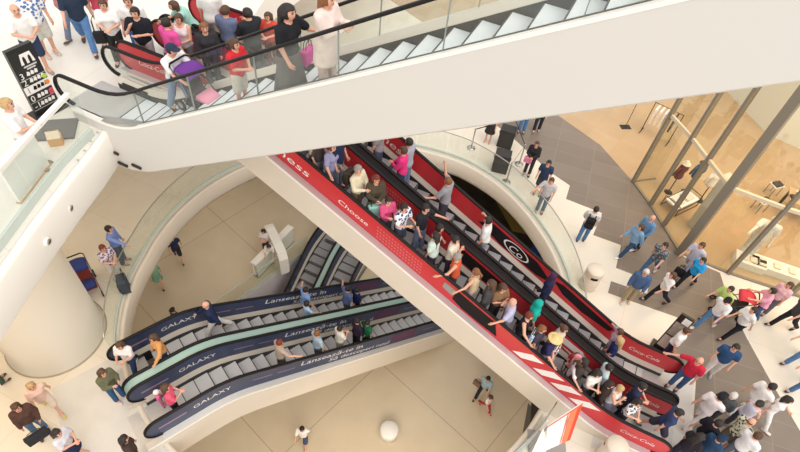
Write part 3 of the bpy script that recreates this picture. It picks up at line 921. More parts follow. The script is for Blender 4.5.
# ------------------------------------------------------------------ the escalators
ZR = ramp([(-8.02, 6.05), (3.5, 0.)], .55)
ZW = ramp([(-8.85, 6.05), (4.15, 14.05)], .55)
ZB = ramp([(1.1, 0.), (11.45, -6.)], .55)
ZU = ramp([(4.1, -11.46), (13.2, -6.)], .55)
treads = [TREAD, RISER, DARKM]
RT = (7.84, 8.98, 9.28, 10.40)
zmr = lambda s: -.05 if s > 2.0 else -9.
cg = 'red escalators between the two shopping floors'
redn, r_np, r_fp = lane('escalator', 'crowded red escalator lane beside the cream side cladding, riders coming down', cg, RED_FR, ZR, -10.6, 5.13, RT[0], RT[1], (-9.0, 4.3), 1, RED, (.2, .02), treads, 0., deck=(RT[1]+.046, RT[2]-.046, mat('black_deck', '1a1515', .6, spec=.2)), zmin=zmr)
redf, rf_np, rf_fp = lane('escalator', 'half empty red escalator lane with grey steps nearer the round opening rim', cg, RED_FR, ZR, -10.6, 5.13, RT[2], RT[3], (-9.0, 4.3), 1, RED, (.02, .06), treads, 0., zmin=zmr, phase=.13)
F = RED_FR; tn = RT[0]-.018; tm = RT[1]-.018; tf = RT[3]-.018
def red_ads(root_panel, t, items):
    for kind, *a in items:
        if kind == 'txt':
            txt, s0, dz, size, st = a; lettering('lettering', F, ZR, txt, s0, dz, size, t, WHITEP, root_panel, .3, st)
        elif kind == 'out':
            s0, n, wd, d0, d1 = a
        elif kind == 'poly':
            pts, m = a; graphic('print', F, ZR, pts, t, m, root_panel)
def rows(t, s0, s1, d0, d1, m, par, n=4, k=16):
    b = MB()
    for j in range(k):
        s = s0+(s1-s0)*j/k
        for i in range(n):
            d = d0+(d1-d0)*i/n; b.add([F.w(x, t, ZR(x)+y) for x, y in ((s, d), (s+(s1-s0)/k*.6, d), (s+(s1-s0)/k*.6, d+(d1-d0)/n*.45), (s, d+(d1-d0)/n*.45))], [(0, 1, 2, 3)])
    obj('small_print', b, m, par, world=True)
red_ads(r_np, tn, [('txt', 'happiness', -7.3, .44, .34, 1.45), ('txt', 'Choose', -4.6, .46, .23, 1.15),
  ('poly', [(-1.3, .42), (-1.25, .86), (-.1, .86), (.05, .38), (-.5, .34), (-1.0, .34)], BLACKP), ('poly', [(-1.62, .56), (-1.58, .80), (-1.27, .82), (-1.32, .52)], GREYP)]+
  [('poly', [(q, .36), (q+.28, .36), (q+.85, .84), (q+.5, .84)], WHITEP) for q in (.55, 1.2, 1.75, 2.35)]+[
  ('txt', 'Coca-Cola', 3.85, .52, .2, 1.05), ('txt', 'Coca-Cola', -10.0, .5, .2, 1.)])
rows(tn, -3.5, -2.2, .36, .84, mat('pink_print', 'd9767a', .5), r_np)
red_ads(r_fp, tm, [('poly', [(-1.9, .36), (-1.7, .84), (-.3, .84), (-.4, .36)], BLACKP), ('poly', [(1.4, .8), (2.3, .84), (2.6, .6), (1.7, .55)], WHITEP), ('poly', [(1.7, .45), (2.9, .5), (3.2, .36), (2.2, .33)], WHITEP), ('txt', 'Coca-Cola', 3.8, .52, .2, 1.05)])
rows(tm, -4.2, -3.0, .34, .84, mat('pink_print', 'd9767a', .5), r_fp)
red_ads(rf_fp, tf, [('txt', 'happiness', -5.7, .42, .36, 1.25), ('poly', [(-1.6, .5), (-1.2, .84), (.3, .84), (.9, .55), (.4, .38), (-.8, .34)], BLACKP), ('poly', [(.9, .72), (1.2, .84), (3.0, .82), (2.9, .62), (2.0, .46), (1.3, .5)], BLACKP), ('txt', 'Coca-Cola', 3.6, .52, .2, 1.05)])
b = MB(); K = 28; sc, dc = -.35, .6                      # white ring with script letters
for r0, r1 in ((.27, .31),):
    vs = [F.w(sc+r*1.35*math.cos(2*PI*i/K), tf-.006, ZR(sc+r*1.35*math.cos(2*PI*i/K))+dc+r*.72*math.sin(2*PI*i/K)) for i in range(K) for r in (r0, r1)]
    b.add(vs, [(2*i, 2*i+1, 2*((i+1) % K)+1, 2*((i+1) % K)) for i in range(K)])
obj('print', b, WHITEP, rf_fp, world=True)
lettering('lettering', F, ZR, 'Co', -.62, .46, .34, tf-.006, WHITEP, rf_fp, .3, 1.1)

BT = (6.88, 7.99, 8.31, 9.40)
cb = 'dark blue escalators down to the ground floor'
zmb = lambda s: -9.
bn, b_np, b_fp = lane('escalator', 'dark blue escalator lane beside the cream cladding, its steps going down to the ground floor', cb, BLUE_FR, ZB, -1.03, 13.6, BT[0], BT[1], (-.1, 12.3), 1, NAVY, (.2, .02), [mat('step_blue', 'cfcdcd', .5, .1), RISER, DARKM], -6.05, deck=(BT[1]+.046, BT[2]-.046, MINT), depth=(.24, -.95), ext=(-.12, .35), ledge=mat('ledge_white', 'e9e4dc', .35, .2))
bf, bf_np, bf_fp = lane('escalator', 'dark blue escalator lane nearer the rim glass and basement well, mint deck at its side', cb, BLUE_FR, ZB, -1.03, 13.6, BT[2], BT[3], (-.1, 12.3), 1, NAVY, (.02, .06), [mat('step_blue', 'cfcdcd', .5, .1), RISER, DARKM], -6.05, depth=(.24, -.95), phase=.2)
for par, t in ((b_np, BT[0]-.018), (b_fp, BT[1]-.018), (bf_fp, BT[3]-.018)):
    off = .0 if t < 7 else (.1 if t < 8.5 else .2)
    for s_ in (.0,):
        lettering('lettering', BLUE_FR, ZB, 'GALAXY', .15+off, .56, .2, t, WHITEP, par, .1, 1.3)
        b = MB(); b.add([BLUE_FR.w(a, t, ZB(a)+d) for a, d in ((-.72, .56), (-.02, .56), (-.02, .63), (-.72, .63))], [(0, 1, 2, 3)])
        obj('print', b, mat('pale_print', '9a7f95', .5), par, world=True)
    lettering('lettering', BLUE_FR, ZB, 'Lansează-te în', 3.15+off, .62, .3, t, WHITEP, par, .3, 1.3)
    lettering('lettering', BLUE_FR, ZB, 'Să descoperi noul', 4.1+off, .36, .26, t, WHITEP, par, .3, 1.3)
    graphic('print', BLUE_FR, ZB, [(6.6+off, .34), (6.75+off, .84), (7.9+off, .84), (7.75+off, .34)], t, mat('plum_print', '5b2f52', .5), par)
    for a in (1.75, 2.45, 8.2):
        graphic('print', BLUE_FR, ZB, [(a, .58), (a, .62), (a+.55, .62), (a+.55, .58)], t, mat('pale_print', '9a7f95', .5), par)

WT = (6.10, 7.43); HR = 1.05
wh, w_np, w_fp = lane('escalator', 'white glass sided escalator rising over the red one from the upper floor', None, RED_FR, ZW, -10.6, 5.6, WT[0], WT[1], (-9.3, 4.9), -1, GLASS, (.12, .1), [TREADW, RISERW, DARKM], 6.05, depth=(.28, -1.04), ledge=mat('ledge_white', 'e9e4dc', .35, .2), cladm=mat('escalator_white', 'd2cec8', .45))
for k, s_ in enumerate([-8.2+1.55*i for i in range(8)]):
    for t, pr in ((WT[0], w_np), (WT[1], w_fp)):
        b = MB(); b.box(-.006, .006, -.016, .016, .26, HR-.02, fn=lambda a, c, d: RED_FR.w(s_+a, t+c, ZW(s_)+d))
        obj('joint', b, mat('joint_grey', '8d948f', .5), pr, world=True)
b = MB()                                                 # speed governor boxes at the lower end
b.box(-10.15, -9.4, 7.33, 7.53, .02, .2, fn=lambda a, c, d: RED_FR.w(a, c, 6.05+d)); obj('inlet_cap', b, DARKM, wh, world=True)
b = MB(); b.box(-9.6, -8.2, 5.99, 6.2, .02, .24, fn=lambda a, c, d: RED_FR.w(a, c, ZW(a)+d)); obj('inlet_cap', b, STEEL, wh, world=True)

HR = .98; UT = (6.46, 7.58, 7.88, 9.0)
cu_ = 'escalators coming up from the basement'
un, u_np, u_fp = lane('escalator', 'basement escalator partly hidden by the red escalator cladding', cu_, BASE_FR, ZU, 2.8, 15.1, UT[0], UT[1], (3.6, 14.2), -1, NAVY, (.05, .02), treads, -11.5, deck=(UT[1]+.046, UT[2]-.046, MINT))
uf, uf_np, uf_fp = lane('escalator', 'basement escalator next to the lilac well wall and pale glass', cu_, BASE_FR, ZU, 2.8, 15.1, UT[2], UT[3], (3.6, 14.2), -1, NAVY, (.02, .05), treads, -11.5, phase=.2)

# ------------------------------------------------------------------ shopfront on the right
t = thing('shopfront', 'tall glazed shopfront with bronze mullions and a thick corner post', 'shopfront', (9.9, 12.9, 0))
SF = SHOP_L; HT = 8.2
def mull(p, r, z1, par, m=BRONZE, name='mullion', d=0.):
    b = MB(); a = d; c, s = math.cos(a), math.sin(a)
    b.box(-r, r, -r*1.6, r*1.6, 0, z1, fn=lambda x, y, z: (p[0]+x*c-y*s, p[1]+x*s+y*c, z)); obj(name, b, m, par, world=True)
for i, p in enumerate(SF):
    j = min(i+1, len(SF)-1); k = max(i-1, 0)
    an = math.atan2(SF[j][1]-SF[k][1], SF[j][0]-SF[k][0])
    mull(p, .13 if i == SHOP_POST else .05, HT, t, name='corner_post' if i == SHOP_POST else 'mullion', d=an)
for i in range(len(SF)-1):
    a, c = Vector(SF[i]), Vector(SF[i+1])
    d = (c-a).normalized(); nn = Vector((-d.y, d.x))
    q0, q1 = a+d*.06, c-d*.06
    b = MB(); vs = [(*(q+nn*e_), z) for z in (.06, HT) for q in (q0, q1) for e_ in (-.008, .008)]
    b.add(vs, [(0, 1, 3, 2), (4, 6, 7, 5), (0, 4, 5, 1), (2, 3, 7, 6), (0, 2, 6, 4), (1, 5, 7, 3)]); obj('glass_pane', b, SHOPG, t, world=True)
    for z0, z1, nm, mm in ((3.22, 3.34, 'transom', mat('transom_pale', 'd8c8ae', .4)), (0., .06, 'sill_rail', BRONZE), (HT-.1, HT, 'head_rail', BRONZE)):
        b = MB(); vs = [(*(q+nn*e_), z) for z in (z0, z1) for q in (q0, q1) for e_ in (-.045, .045)]
        b.add(vs, [(0, 1, 3, 2), (4, 6, 7, 5), (0, 4, 5, 1), (2, 3, 7, 6), (0, 2, 6, 4), (1, 5, 7, 3)]); obj(nm, b, mm, t, world=True)
b = MB(); p0, p1 = SHOP_L[0], (SHOP_L[0][0]+.95, SHOP_L[0][1]+.35)
b.add([(*p0, z) for z in (0, 3.2)]+[(*p1, z) for z in (0, 3.2)], [(0, 2, 3, 1)]); obj('glass_pane', b, SHOPG, t, world=True)
b = MB(); b.tube([(*p0, .04), (*p1, .04)], .03, 6); obj('sill_rail', b, BRONZE, t, world=True)
# pale wall standing in for the pale reflections in the shop glass
PALEW = mat('pale_reflection', 'dfe0d6', .6)
mb = MB(); wl = REFLECTION_WALL
for i in range(len(wl)-1): mb.add([(*wl[i], 0), (*wl[i+1], 0), (*wl[i+1], 12.), (*wl[i], 12.)], [(0, 1, 2, 3)])
struct('wall_reflection', mb, PALEW)
mb = MB(); mb.box(-.2, .2, -.2, .2, 0, 2.5, fn=lambda x, y, z: (10.75+x*.82-y*.57, 14.3+x*.57+y*.82, z)); struct('pillar_shop', mb, mat('pillar_grey', 'c9c3b4', .6))

# ------------------------------------------------------------------ standing furniture
def bin_(loc, r, h, label):
    t = thing('litter_bin', label, 'bin', loc)
    b = MB(); b.lathe([(0, 0), (r*.9, 0), (r, .04), (r, h*.68), (r*.97, h*.69)], 32); obj('body', b, mat('bin_beige', 'd9ccb9', .5), t, True)
    b = MB(); b.lathe([(r*.9, h*.66), (r*.9, h*.86)], 32); obj('opening', b, BLACKP, t, True)
    b = MB(); b.lathe([(r*.97, h*.82), (r, h*.83), (r, h*.97), (r*.95, h), (0, h)], 32); obj('lid', b, mat('bin_beige', 'd9ccb9', .5), t, True)
    for k in range(3):
        b = MB(); a0 = -PI/2+.3+k*2.1; b.lathe([(r*.99, h*.66), (r*.99, h*.84)], 8, a0=a0, a1=a0+1.25); obj('side_shell', b, mat('bin_beige', 'd9ccb9', .5), t, True)
    return t
bin_((6.33, 10.95, 0), .28, .92, 'round beige litter bin with a dark slot by the ring glass')
bin_((6.1, 5.42, 0), .28, .92, 'round cream bin beside the lower end of the red escalator cladding')

def speaker(loc, rz, label):
    t = thing('loudspeaker', label, 'loudspeaker', loc, rz, 'loudspeakers by the rope posts')
    b = MB(); b.box(-.3, .3, -.24, .24, 0, .86); obj('cabinet', b, mat('speaker_black', '2a2826', .6), t, bevel=.02)
    b = MB(); b.box(-.26, .26, -.252, -.242, .05, .81); obj('front_cover', b, mat('speaker_mesh', '3c3936', .8, noise=.3, nscale=80), t)
    for sx in (-1, 1):
        b = MB(); b.tube([(sx*.302, -.08, .6), (sx*.325, -.08, .6), (sx*.325, .08, .6), (sx*.302, .08, .6)], .012, 6); obj('handle', b, DARKM, t)
speaker((3.55, 16.05, 0), R(-10), 'black loudspeaker standing nearer the ring glass')
speaker((3.80, 17.55, 0), R(-14), 'black loudspeaker standing behind the other one at the granite edge')

def stanchion(loc, label, belt=None):
    t = thing('rope_post', label, 'rope post', loc, 0, 'queue posts by the ring glass')
    b = MB(); b.lathe([(0, 0), (.17, 0), (.17, .015), (.06, .035), (0, .04)], 24); obj('base', b, STEEL, t, True)
    b = MB(); b.lathe([(.028, .03), (.028, .93), (.035, .935), (.035, 1.0), (0, 1.01)], 16); obj('post', b, STEEL, t, True)
    if belt:
        b = MB(); x, y = belt[0]-loc[0], belt[1]-loc[1]; d = Vector((x, y)).normalized()*.035
        b.add([(d.x, d.y, .93), (x, y, .93), (x, y, .985), (d.x, d.y, .985)], [(0, 1, 2, 3)]); obj('belt', b, BLACKP, t)
stanchion((2.44, 17.1, 0), 'steel queue post left of the loudspeakers with a short black belt', (3.45, 17.75))
stanchion((3.8, 15.38, 0), 'steel queue post close to the glass in front of the loudspeakers', (4.32, 16.46))
stanchion((4.35, 16.5, 0), 'steel queue post at the granite edge with a belt to the loudspeakers', (4.0, 18.2))

def board(name, label, cat, loc, rz, w, h, th, faces, group=None):
    t = thing(name, label, cat, loc, rz, group)
    b = MB(); b.box(-w/2-.1, w/2+.1, -.22, .22, 0, .03); obj('base', b, DARKM, t)
    b = MB(); b.box(-w/2, w/2, -th/2, th/2, .03, h); obj('board', b, mat('totem_black', '23211f', .35), t)
    for nm, (x0, x1, z0, z1), m in faces:
        b = MB(); b.add([(x0, -th/2-.006, z0), (x1, -th/2-.006, z0), (x1, -th/2-.006, z1), (x0, -th/2-.006, z1)], [(0, 1, 2, 3)]); obj(nm, b, m, t)
    return t
# floor guide of the upper floor
KZ = .79; W_, H_ = TOTEM[3], 1.62
t = board('info_totem', 'black floor guide totem with white logo and numbered rows', 'sign', TOTEM[:3], TOTEM[4], W_, H_, .1, [('row', (-W_/2, W_/2, .72*KZ, .97*KZ), WHITEP)])
Y = -.058
def flat(name, vs2, fs, m, y=Y):
    b = MB(); b.add([(x, y, z) for x, z in vs2], fs); obj(name, b, m, t)
# logo: a white mound cut by two arches
def arch_logo(cx, z, w, h):
    b = MB()
    b.add([(cx-w*.5, Y, z), (cx+w*.5, Y, z), (cx+w*.36, Y, z+h), (cx-w*.36, Y, z+h)], [(0, 1, 2, 3)])
    obj('logo', b, WHITEP, t)
    for k in (-1, 1):
        b = MB(); c = cx+k*w*.19; vs = [(c-w*.10, Y-.004, z), (c+w*.10, Y-.004, z)]+[(c+w*.10*math.cos(a), Y-.004, z+h*.35+h*.38*math.sin(a)) for a in [PI*i/8 for i in range(9)]]
        b.add(vs, [tuple(range(len(vs)))]); obj('logo', b, mat('totem_black', '23211f', .35), t)
arch_logo(.05, 1.56*KZ, W_*.55, .24)
for z, w in ((1.47*KZ, .5), (1.40*KZ, .34)):
    flat('lettering', [(.06-w*W_/2, z), (.06+w*W_/2, z), (.06+w*W_/2, z+.035), (.06-w*W_/2, z+.035)], [(0, 1, 2, 3)], mat('grey_white', 'cfccc8', .5))
rowsz = [('3', 1.18), ('2', .98), ('1', .74), ('0', .48), ('-1', .24)]
for s_, z in [(a_, b_*KZ) for a_, b_ in rowsz]:
    vs, fs, w = text2d(s_, .2)
    flat('lettering', [(x-W_*.44, y+z+.02) for x, y in vs], fs, WHITEP if s_ != '1' else GREYP, Y-.004)
    flat('row_line', [(-W_/2, z-.012), (W_/2, z-.012), (W_/2, z-.004), (-W_/2, z-.004)], [(0, 1, 2, 3)], WHITEP, Y-.003)
    for k in range(4 if s_ in '2-1' else 3):
        x = -W_*.18+k*W_*.15; c = WHITEP if s_ != '1' else BLACKP
        flat('icon', [(x, z+.06), (x+.07, z+.04), (x+.085, z+.12), (x+.03, z+.15)], [(0, 1, 2, 3)], c, Y-.004)
for (z, c) in [(a_*KZ, b_) for a_, b_ in ((1.06, 'b8d24a'), (.86, 'f0913a'), (.60, 'e0566a'), (.52, 'e0566a'))]:
    n = 12; flat('icon', [(W_*.40+.055*math.cos(2*PI*i/n), z+.055*math.sin(2*PI*i/n)) for i in range(n)], [tuple(range(n))], mat('dot_'+c, c, .5), Y-.005)
# information board at the lower landing of the red escalators
t = board('info_totem', 'slim black poster board standing beside the red escalator landing', 'sign', SIGN[:3], SIGN[4], SIGN[3], 1.85, .08,
  [('poster', (-SIGN[3]*.42, SIGN[3]*.42, .2, .8), mat('poster_grey', 'cfcac2', .5)), ('poster', (-SIGN[3]*.42, SIGN[3]*.42, .86, 1.5), mat('poster_beige', 'b9b09f', .5, noise=.5, nscale=9)), ('poster', (-SIGN[3]*.1, SIGN[3]*.42, 1.52, 1.8), WHITEP)])
b = MB(); hw = SIGN[3]/2
b.tube([(hw+.12, -.1, .05), (hw+.12, -.1, 1.05), (hw+.12, 0, 1.12), (hw+.12, .1, 1.05), (hw+.12, .1, .05)], .025, 8); obj('guard_bar', b, STEEL, t, True)

# promotional stand at the rim: two white boards with an orange red edge
t = thing('promotional_stand', 'white promotional stand with a red orange edge by the short glass balustrade', 'promotional stand', (PROMO[0][0], PROMO[0][1], 0))
def sheet(name, c, m, par, th=.03, lift=0.):
    c = [Vector(p) for p in c]; nn = (c[1]-c[0]).cross(c[3]-c[0]).normalized()
    if nn.z < 0: nn = -nn
    b = MB(); b.add([p+nn*lift for p in c]+[p+nn*(lift-th) for p in c], [(0, 1, 2, 3), (7, 6, 5, 4), (0, 4, 5, 1), (1, 5, 6, 2), (2, 6, 7, 3), (3, 7, 4, 0)])
    return obj(name, b, m, par, world=True)
TR, TL, BL, BR = [Vector(p) for p in PROMO[:4]]
o = sheet('board', (TR, TL, BL, BR), WHITE, t)
for u0, u1, c in ((0, .14, 'd9412c'), (.14, .36, 'ec7a4f'), (.40, .43, 'e25a3c')):
    sheet('edge_stripe', (TR.lerp(TL, u0), TR.lerp(TL, u1), BR.lerp(BL, u1), BR.lerp(BL, u0)), mat('stripe_'+c, c, .5), o, .004, .005)
sheet('edge_stripe', (TR, TL, TL.lerp(BL, .05), TR.lerp(BR, .04)), mat('stripe_e25a3c', 'e25a3c', .5), o, .004, .006)
sheet('board', PROMO[4:8], WHITE, t)
for p in (TR.lerp(TL, .1), TL):
    b = MB(); b.tube([(p.x, p.y, 0), (p.x, p.y, p.z-.03)], .02, 8); obj('support', b, GREYP, t, world=True)
b = MB(); cx, cy = (TR.x+TL.x)/2, (TR.y+TL.y)/2
b.box(-.5, .5, -.3, .3, 0, .04, fn=lambda x, y, z: (cx+x, cy+y-.1, z)); obj('base', b, GREYP, t, world=True)

# things on the upper floor edge
t = thing('poster_panel', 'plain white panel standing behind the upper glass balustrade', 'panel', (-7.35, 7.15, L2))
b = MB(); b.box(-.03, .03, -.55, .55, .02, .98); obj('panel', b, mat('panel_white', 'f6f4f0', .5), t)
b = MB(); b.box(-.05, .05, -.56, .56, 0, .04); obj('foot_rail', b, mat('wood_strip', 'c9a988', .6), t)
t = thing('paper_bag', 'small tan paper bag on the floor behind the upper glass', 'bag', (-7.5, 8.35, L2), R(25))
b = MB(); b.box(-.13, .13, -.09, .09, 0, .2); obj('body', b, mat('bag_tan', 'd3a26c', .8), t)
b = MB(); b.add([(-.13, -.09, .2), (.13, -.09, .2), (.13, .09, .2), (-.13, .09, .2), (-.12, -.02, .36), (.12, -.02, .36), (.12, .02, .36), (-.12, .02, .36)], [(0, 1, 5, 4), (1, 2, 6, 5), (2, 3, 7, 6), (3, 0, 4, 7)]); obj('top', b, mat('bag_pale', 'ecd9c0', .8), t)
b = MB(); b.box(-.42, .42, -.35, .35, 0, .05, fn=lambda x, y, z: (-7.72+x*.9-y*.3, 8.75+x*.3+y*.9, L2+z)); tag(obj('dark_slab', b, mat('slab_grey', '6d6a66', .9)), 'dark grey flat slab at the foot of the floor guide totem', 'mat')  # low dark grey slab by the totem
# small spotlights in the slab edge
for k, (y, lb) in enumerate(((7.05, 'small round spotlight in the white slab edge below the poster panel'), (6.15, 'small round spotlight in the white slab edge above the column'))):
    tt = thing('spotlight', lb, 'spotlight', (-6.78, y, 5.55), 0, 'spotlights in the slab edge')
    b = MB(); b.tube([(-.02, 0, 0), (.03, 0, 0)], .09, 16); obj('ring', b, WHITE, tt, True)
    b = MB(); b.tube([(.03, 0, 0), (.036, 0, 0)], .06, 16); obj('lens', b, STEEL, tt, True)
# dark small fixtures at the corner of the white escalator cladding
tt = thing('bracket', 'small dark brackets on the corner of the white cladding', 'bracket', RED_FR.w(-9.0, 5.98, 5.3))
for a, z in ((-9.35, 5.5), (-9.2, 5.2), (-8.75, 5.35)):
    b = MB(); b.box(-.13, .13, -.04, .0, -.03, .03, fn=lambda x, y, zz: RED_FR.w(a+x, 5.97+y, z+zz)); obj('clip', b, DARKM, tt, world=True)

# ground floor: white counter and display arch beside the basement well
t = thing('counter', 'long narrow white counter with pale glass front on the ground floor', 'counter', (-5.5, 14.85, -6), math.atan2(2.3, 1.08))
b = MB(); b.box(-1.3, 1.3, -.16, .16, .92, 1.0); obj('top', b, WHITE, t)
b = MB(); b.box(-1.25, 1.25, -.13, -.10, .05, .92); obj('front', b, mat('pale_front', 'e6e6da', .5), t)
b = MB(); b.box(-1.25, 1.25, .02, .13, .05, .92); obj('body', b, WHITE, t)
b = MB(); b.box(-1.28, 1.28, -.14, .14, 0, .05); obj('plinth', b, GREYP, t)
t = thing('display_arch', 'white curved display arch leaning over the ground floor counter', 'display', (-5.35, 14.9, -6), math.atan2(-1.73, 1.14))
path = [(-1.15, 0, 0), (-1.15, 0, 1.0), (-1.0, 0, 1.25), (-.7, 0, 1.35), (.3, 0, 1.35), (.75, 0, 1.25), (.95, 0, .95), (.98, 0, 0)]
b = MB(); vs = []
for x, y, z in path: vs += [(x, -.2, z), (x, .2, z), (x*.94, .2, z-.06 if z > .5 else z), (x*.94, -.2, z-.06 if z > .5 else z)]
b.add(vs, [(4*k+a, 4*k+4+a, 4*k+4+(a+1) % 4, 4*k+(a+1) % 4) for k in range(len(path)-1) for a in range(4)]+[(0, 1, 2, 3), (31, 30, 29, 28)]); obj('arch', b, WHITE, t)
b = MB(); b.box(-.6, .2, -.17, .17, 1.3, 1.33); obj('screen', b, mat('screen_pale', 'dfe3e6', .2), t)
balustrade('glass_balustrade', [(-8.1, 10.1), (-6.6, 12.2), (-5.0, 14.35), (-4.1, 15.55)], -6, 1.0, 'low pale glass balustrade beside the basement escalator well', None, 3, capm=GLASSG)
b = MB(); b.lathe([(0, 0), (.34, 0), (.34, .42), (.31, .46), (0, .46)], 32, (.55, 7.55, -6)); 
tag(obj('round_seat', b, mat('seat_white', 'f0ece6', .5), None, True), 'round white seat on the ground floor near the frame bottom', 'seat')

# shop displays
def stool(loc, label, c):
    t = thing('display_table', label, 'table', loc, .4, 'small display tables behind the shop glass')
    b = MB(); b.box(-.22, .22, -.18, .18, .5, .54); obj('top', b, WHITE, t)
    for x in (-.19, .19):
        for y in (-.15, .15):
            b = MB(); b.tube([(x, y, 0), (x, y, .5)], .013, 6); obj('leg', b, DARKM, t)
    b = MB(); b.box(-.18, .14, -.15, .12, .54, .62); g = obj('folded_clothes', b, mat('cl_'+c, c, .8), t)
stool((14.34, 16.6, 0), 'small display table with dark clothes further behind the transom', '3a342e')
stool((13.5, 15.6, 0), 'small display table with dark clothes below the transom', '4a4338')
t = thing('shelf_table', 'long shop table piled with small goods at the frame edge', 'table', (15.35, 15.4, 0), -.35)
b = MB(); b.box(-1.1, 1.1, -.45, .45, .78, .84); obj('top', b, mat('wood_pale', 'caa77c', .5), t)
for x in (-1., 1.):
    for y in (-.38, .38): b = MB(); b.box(x-.04, x+.04, y-.04, y+.04, 0, .78); obj('leg', b, DARKM, t)
rr = random.Random(3)
for k in range(9):
    b = MB(); b.box(-.12, .12, -.09, .09, 0, .08+.06*(k % 3)); o = obj('goods_stack', b, mat('gd%d' % (k % 4), ['2f2a26', 'e8e2d8', '7a4b3a', '55504a'][k % 4], .7), None)
    o.location = (15.35-.95+.235*k, 15.4+.33-.082*k+(.15 if k % 2 else -.12), .84); o.rotation_euler = (0, 0, .3*k)
    tag(o, 'small stack of goods on the long shop table', 'goods', 'stacks of goods on the shop table')
t = thing('floor_stand', 'thin black display stand with a white card at the shop entrance', 'stand', (9.14, 19.75, 0), .2)
b = MB(); b.box(-.22, .22, -.14, .14, 0, .03); obj('base', b, DARKM, t)
b = MB(); b.tube([(0, 0, .03), (0, 0, 1.3)], .012, 6); obj('pole', b, DARKM, t)
b = MB(); b.box(-.2, .2, -.01, .01, 1.3, 1.75); obj('card', b, mat('card_white', 'fbfaf8', .5), t)
t = thing('garment_rail', 'garment rail with white clothes inside the shop entrance', 'garment rail', (10.3, 19.3, 0), -.6)
b = MB(); b.tube([(-.6, 0, 0), (-.6, 0, 1.5), (.6, 0, 1.5), (.6, 0, 0)], .02, 8); obj('frame', b, DARKM, t)
b = MB()
for x in (-.6, .6): b.tube([(x, -.25, .02), (x, .25, .02)], .02, 6); 
obj('foot', b, DARKM, t)
for k, c in enumerate(('f6f3ee', 'f2efe9', 'f6f3ee', '2e2926', '2e2926')):
    b = MB(); x = -.42+.2*k
    b.add([(x-.03, -.24, 1.36), (x-.03, .24, 1.36), (x-.03, .2, .62), (x-.03, -.2, .62), (x+.03, -.24, 1.36), (x+.03, .24, 1.36), (x+.03, .2, .62), (x+.03, -.2, .62), (x, 0, 1.46)],
          [(0, 1, 2, 3), (7, 6, 5, 4), (0, 4, 8), (1, 8, 5), (0, 8, 1), (4, 5, 8), (0, 3, 7, 4), (1, 5, 6, 2), (3, 2, 6, 7)])
    tag(obj('hanging_shirt', b, mat('hang_'+c, c, .85), t if False else None, loc=None), ('white' if c[0] == 'f' else 'black')+' shirt hanging on the shop entrance rail', 'shirt', ('white' if c[0] == 'f' else 'black')+' shirts on the entrance rail')
    o = COL.objects[-1]; o.location = (10.3, 19.3, 0); o.rotation_euler = (0, 0, -.6)
# window display: white bench in a black frame, three dressed busts
t = thing('display_bench', 'white display bench in a black tube frame behind the shop glass', 'bench', (10.4, 15.3, 0), .62)
b = MB(); b.box(-.6, .6, -.3, .3, .3, .36); obj('seat', b, mat('card_white', 'fbfaf8', .5), t)
b = MB()
for x in (-.62, .62): b.tube([(x, -.34, 0), (x, -.34, .5), (x, .34, .5), (x, .34, 0)], .018, 6)
b.tube([(-.62, -.34, .02), (.62, -.34, .02)], .018, 6); b.tube([(-.62, .34, .02), (.62, .34, .02)], .018, 6); b.tube([(-.62, -.34, .3), (.62, -.34, .3)], .018, 6); b.tube([(-.62, .34, .3), (.62, .34, .3)], .018, 6)
obj('frame', b, DARKM, t)
for x, c in ((-.3, 'efe9e0'), (.2, 'e6e0d6')):
    b = MB(); b.box(-.18, .18, -.2, .2, 0, .1); o = obj('folded_jumper', b, mat('fj_'+c, c, .9)); o.location = (10.4+x*.81, 15.3+x*.58, .36); o.rotation_euler = (0, 0, .62)
    tag(o, 'folded pale jumper on the white display bench', 'jumper', 'jumpers on the display bench')
def bust(loc, rz, c, label, hat=None):
    t = thing('dress_form', label, 'dress form', loc, rz, 'dress forms in the shop window')
    b = MB(); b.lathe([(0, 0), (.16, 0), (.16, .02), (.02, .04), (.02, .85)], 16); obj('stand', b, DARKM, t, True)
    b = MB(); b.lathe([(0, .8), (.15, .82), (.16, .92), (.125, 1.08), (.165, 1.28), (.17, 1.36), (.07, 1.43), (.05, 1.5), (0, 1.51)], 20); o = obj('torso', b, mat('form_'+c, c, .9), t, True); o.scale = (1.15, .8, 1)
    for sd in (-1, 1):
        b = MB(); b.tube([(sd*.18, 0, 1.36), (sd*.24, .02, 1.12), (sd*.23, .08, .9)], [.06, .05, .04], 8); obj('sleeve', b, mat('form_'+c, c, .9), t, True)
    if hat:
        b = MB(); b.lathe([(.17, 1.5), (.17, 1.515), (.09, 1.53), (.08, 1.62), (0, 1.63)], 16); obj('hat', b, mat('form_'+hat, hat, .9), t, True)
bust((10.15, 15.95, 0), .4, '6b2f2c', 'dress form in a maroon jacket behind the display bench', 'e9dfcc')
bust((10.85, 16.1, 0), .2, '3d5a78', 'dress form in a blue shirt behind the display bench', '4b3a30')
bust((11.3, 15.7, 0), .1, 'efe8df', 'dress form in a white shirt behind the display bench')
for k, (x, y, w, lb) in enumerate(((12.2, 12.75, .5, 'low white display block beside the red stroller'), (13.0, 12.6, .8, 'low white display block with price cards behind the red stroller'))):
    t = thing('display_block', lb, 'display block', (x, y, 0), -.31, 'display blocks in the shop window')
    b = MB(); b.box(-w, w, -.28, .28, 0, .3); obj('block', b, mat('block_white', 'f4efe6', .6), t, bevel=.01)
    b = MB()
    for j in range(3): b.box(-w*.7+j*w*.6, -w*.7+j*w*.6+.22, -.15, .1, .3, .36)
    obj('shoe_box', b, mat('cl_e', 'e9dcc6', .7), t)

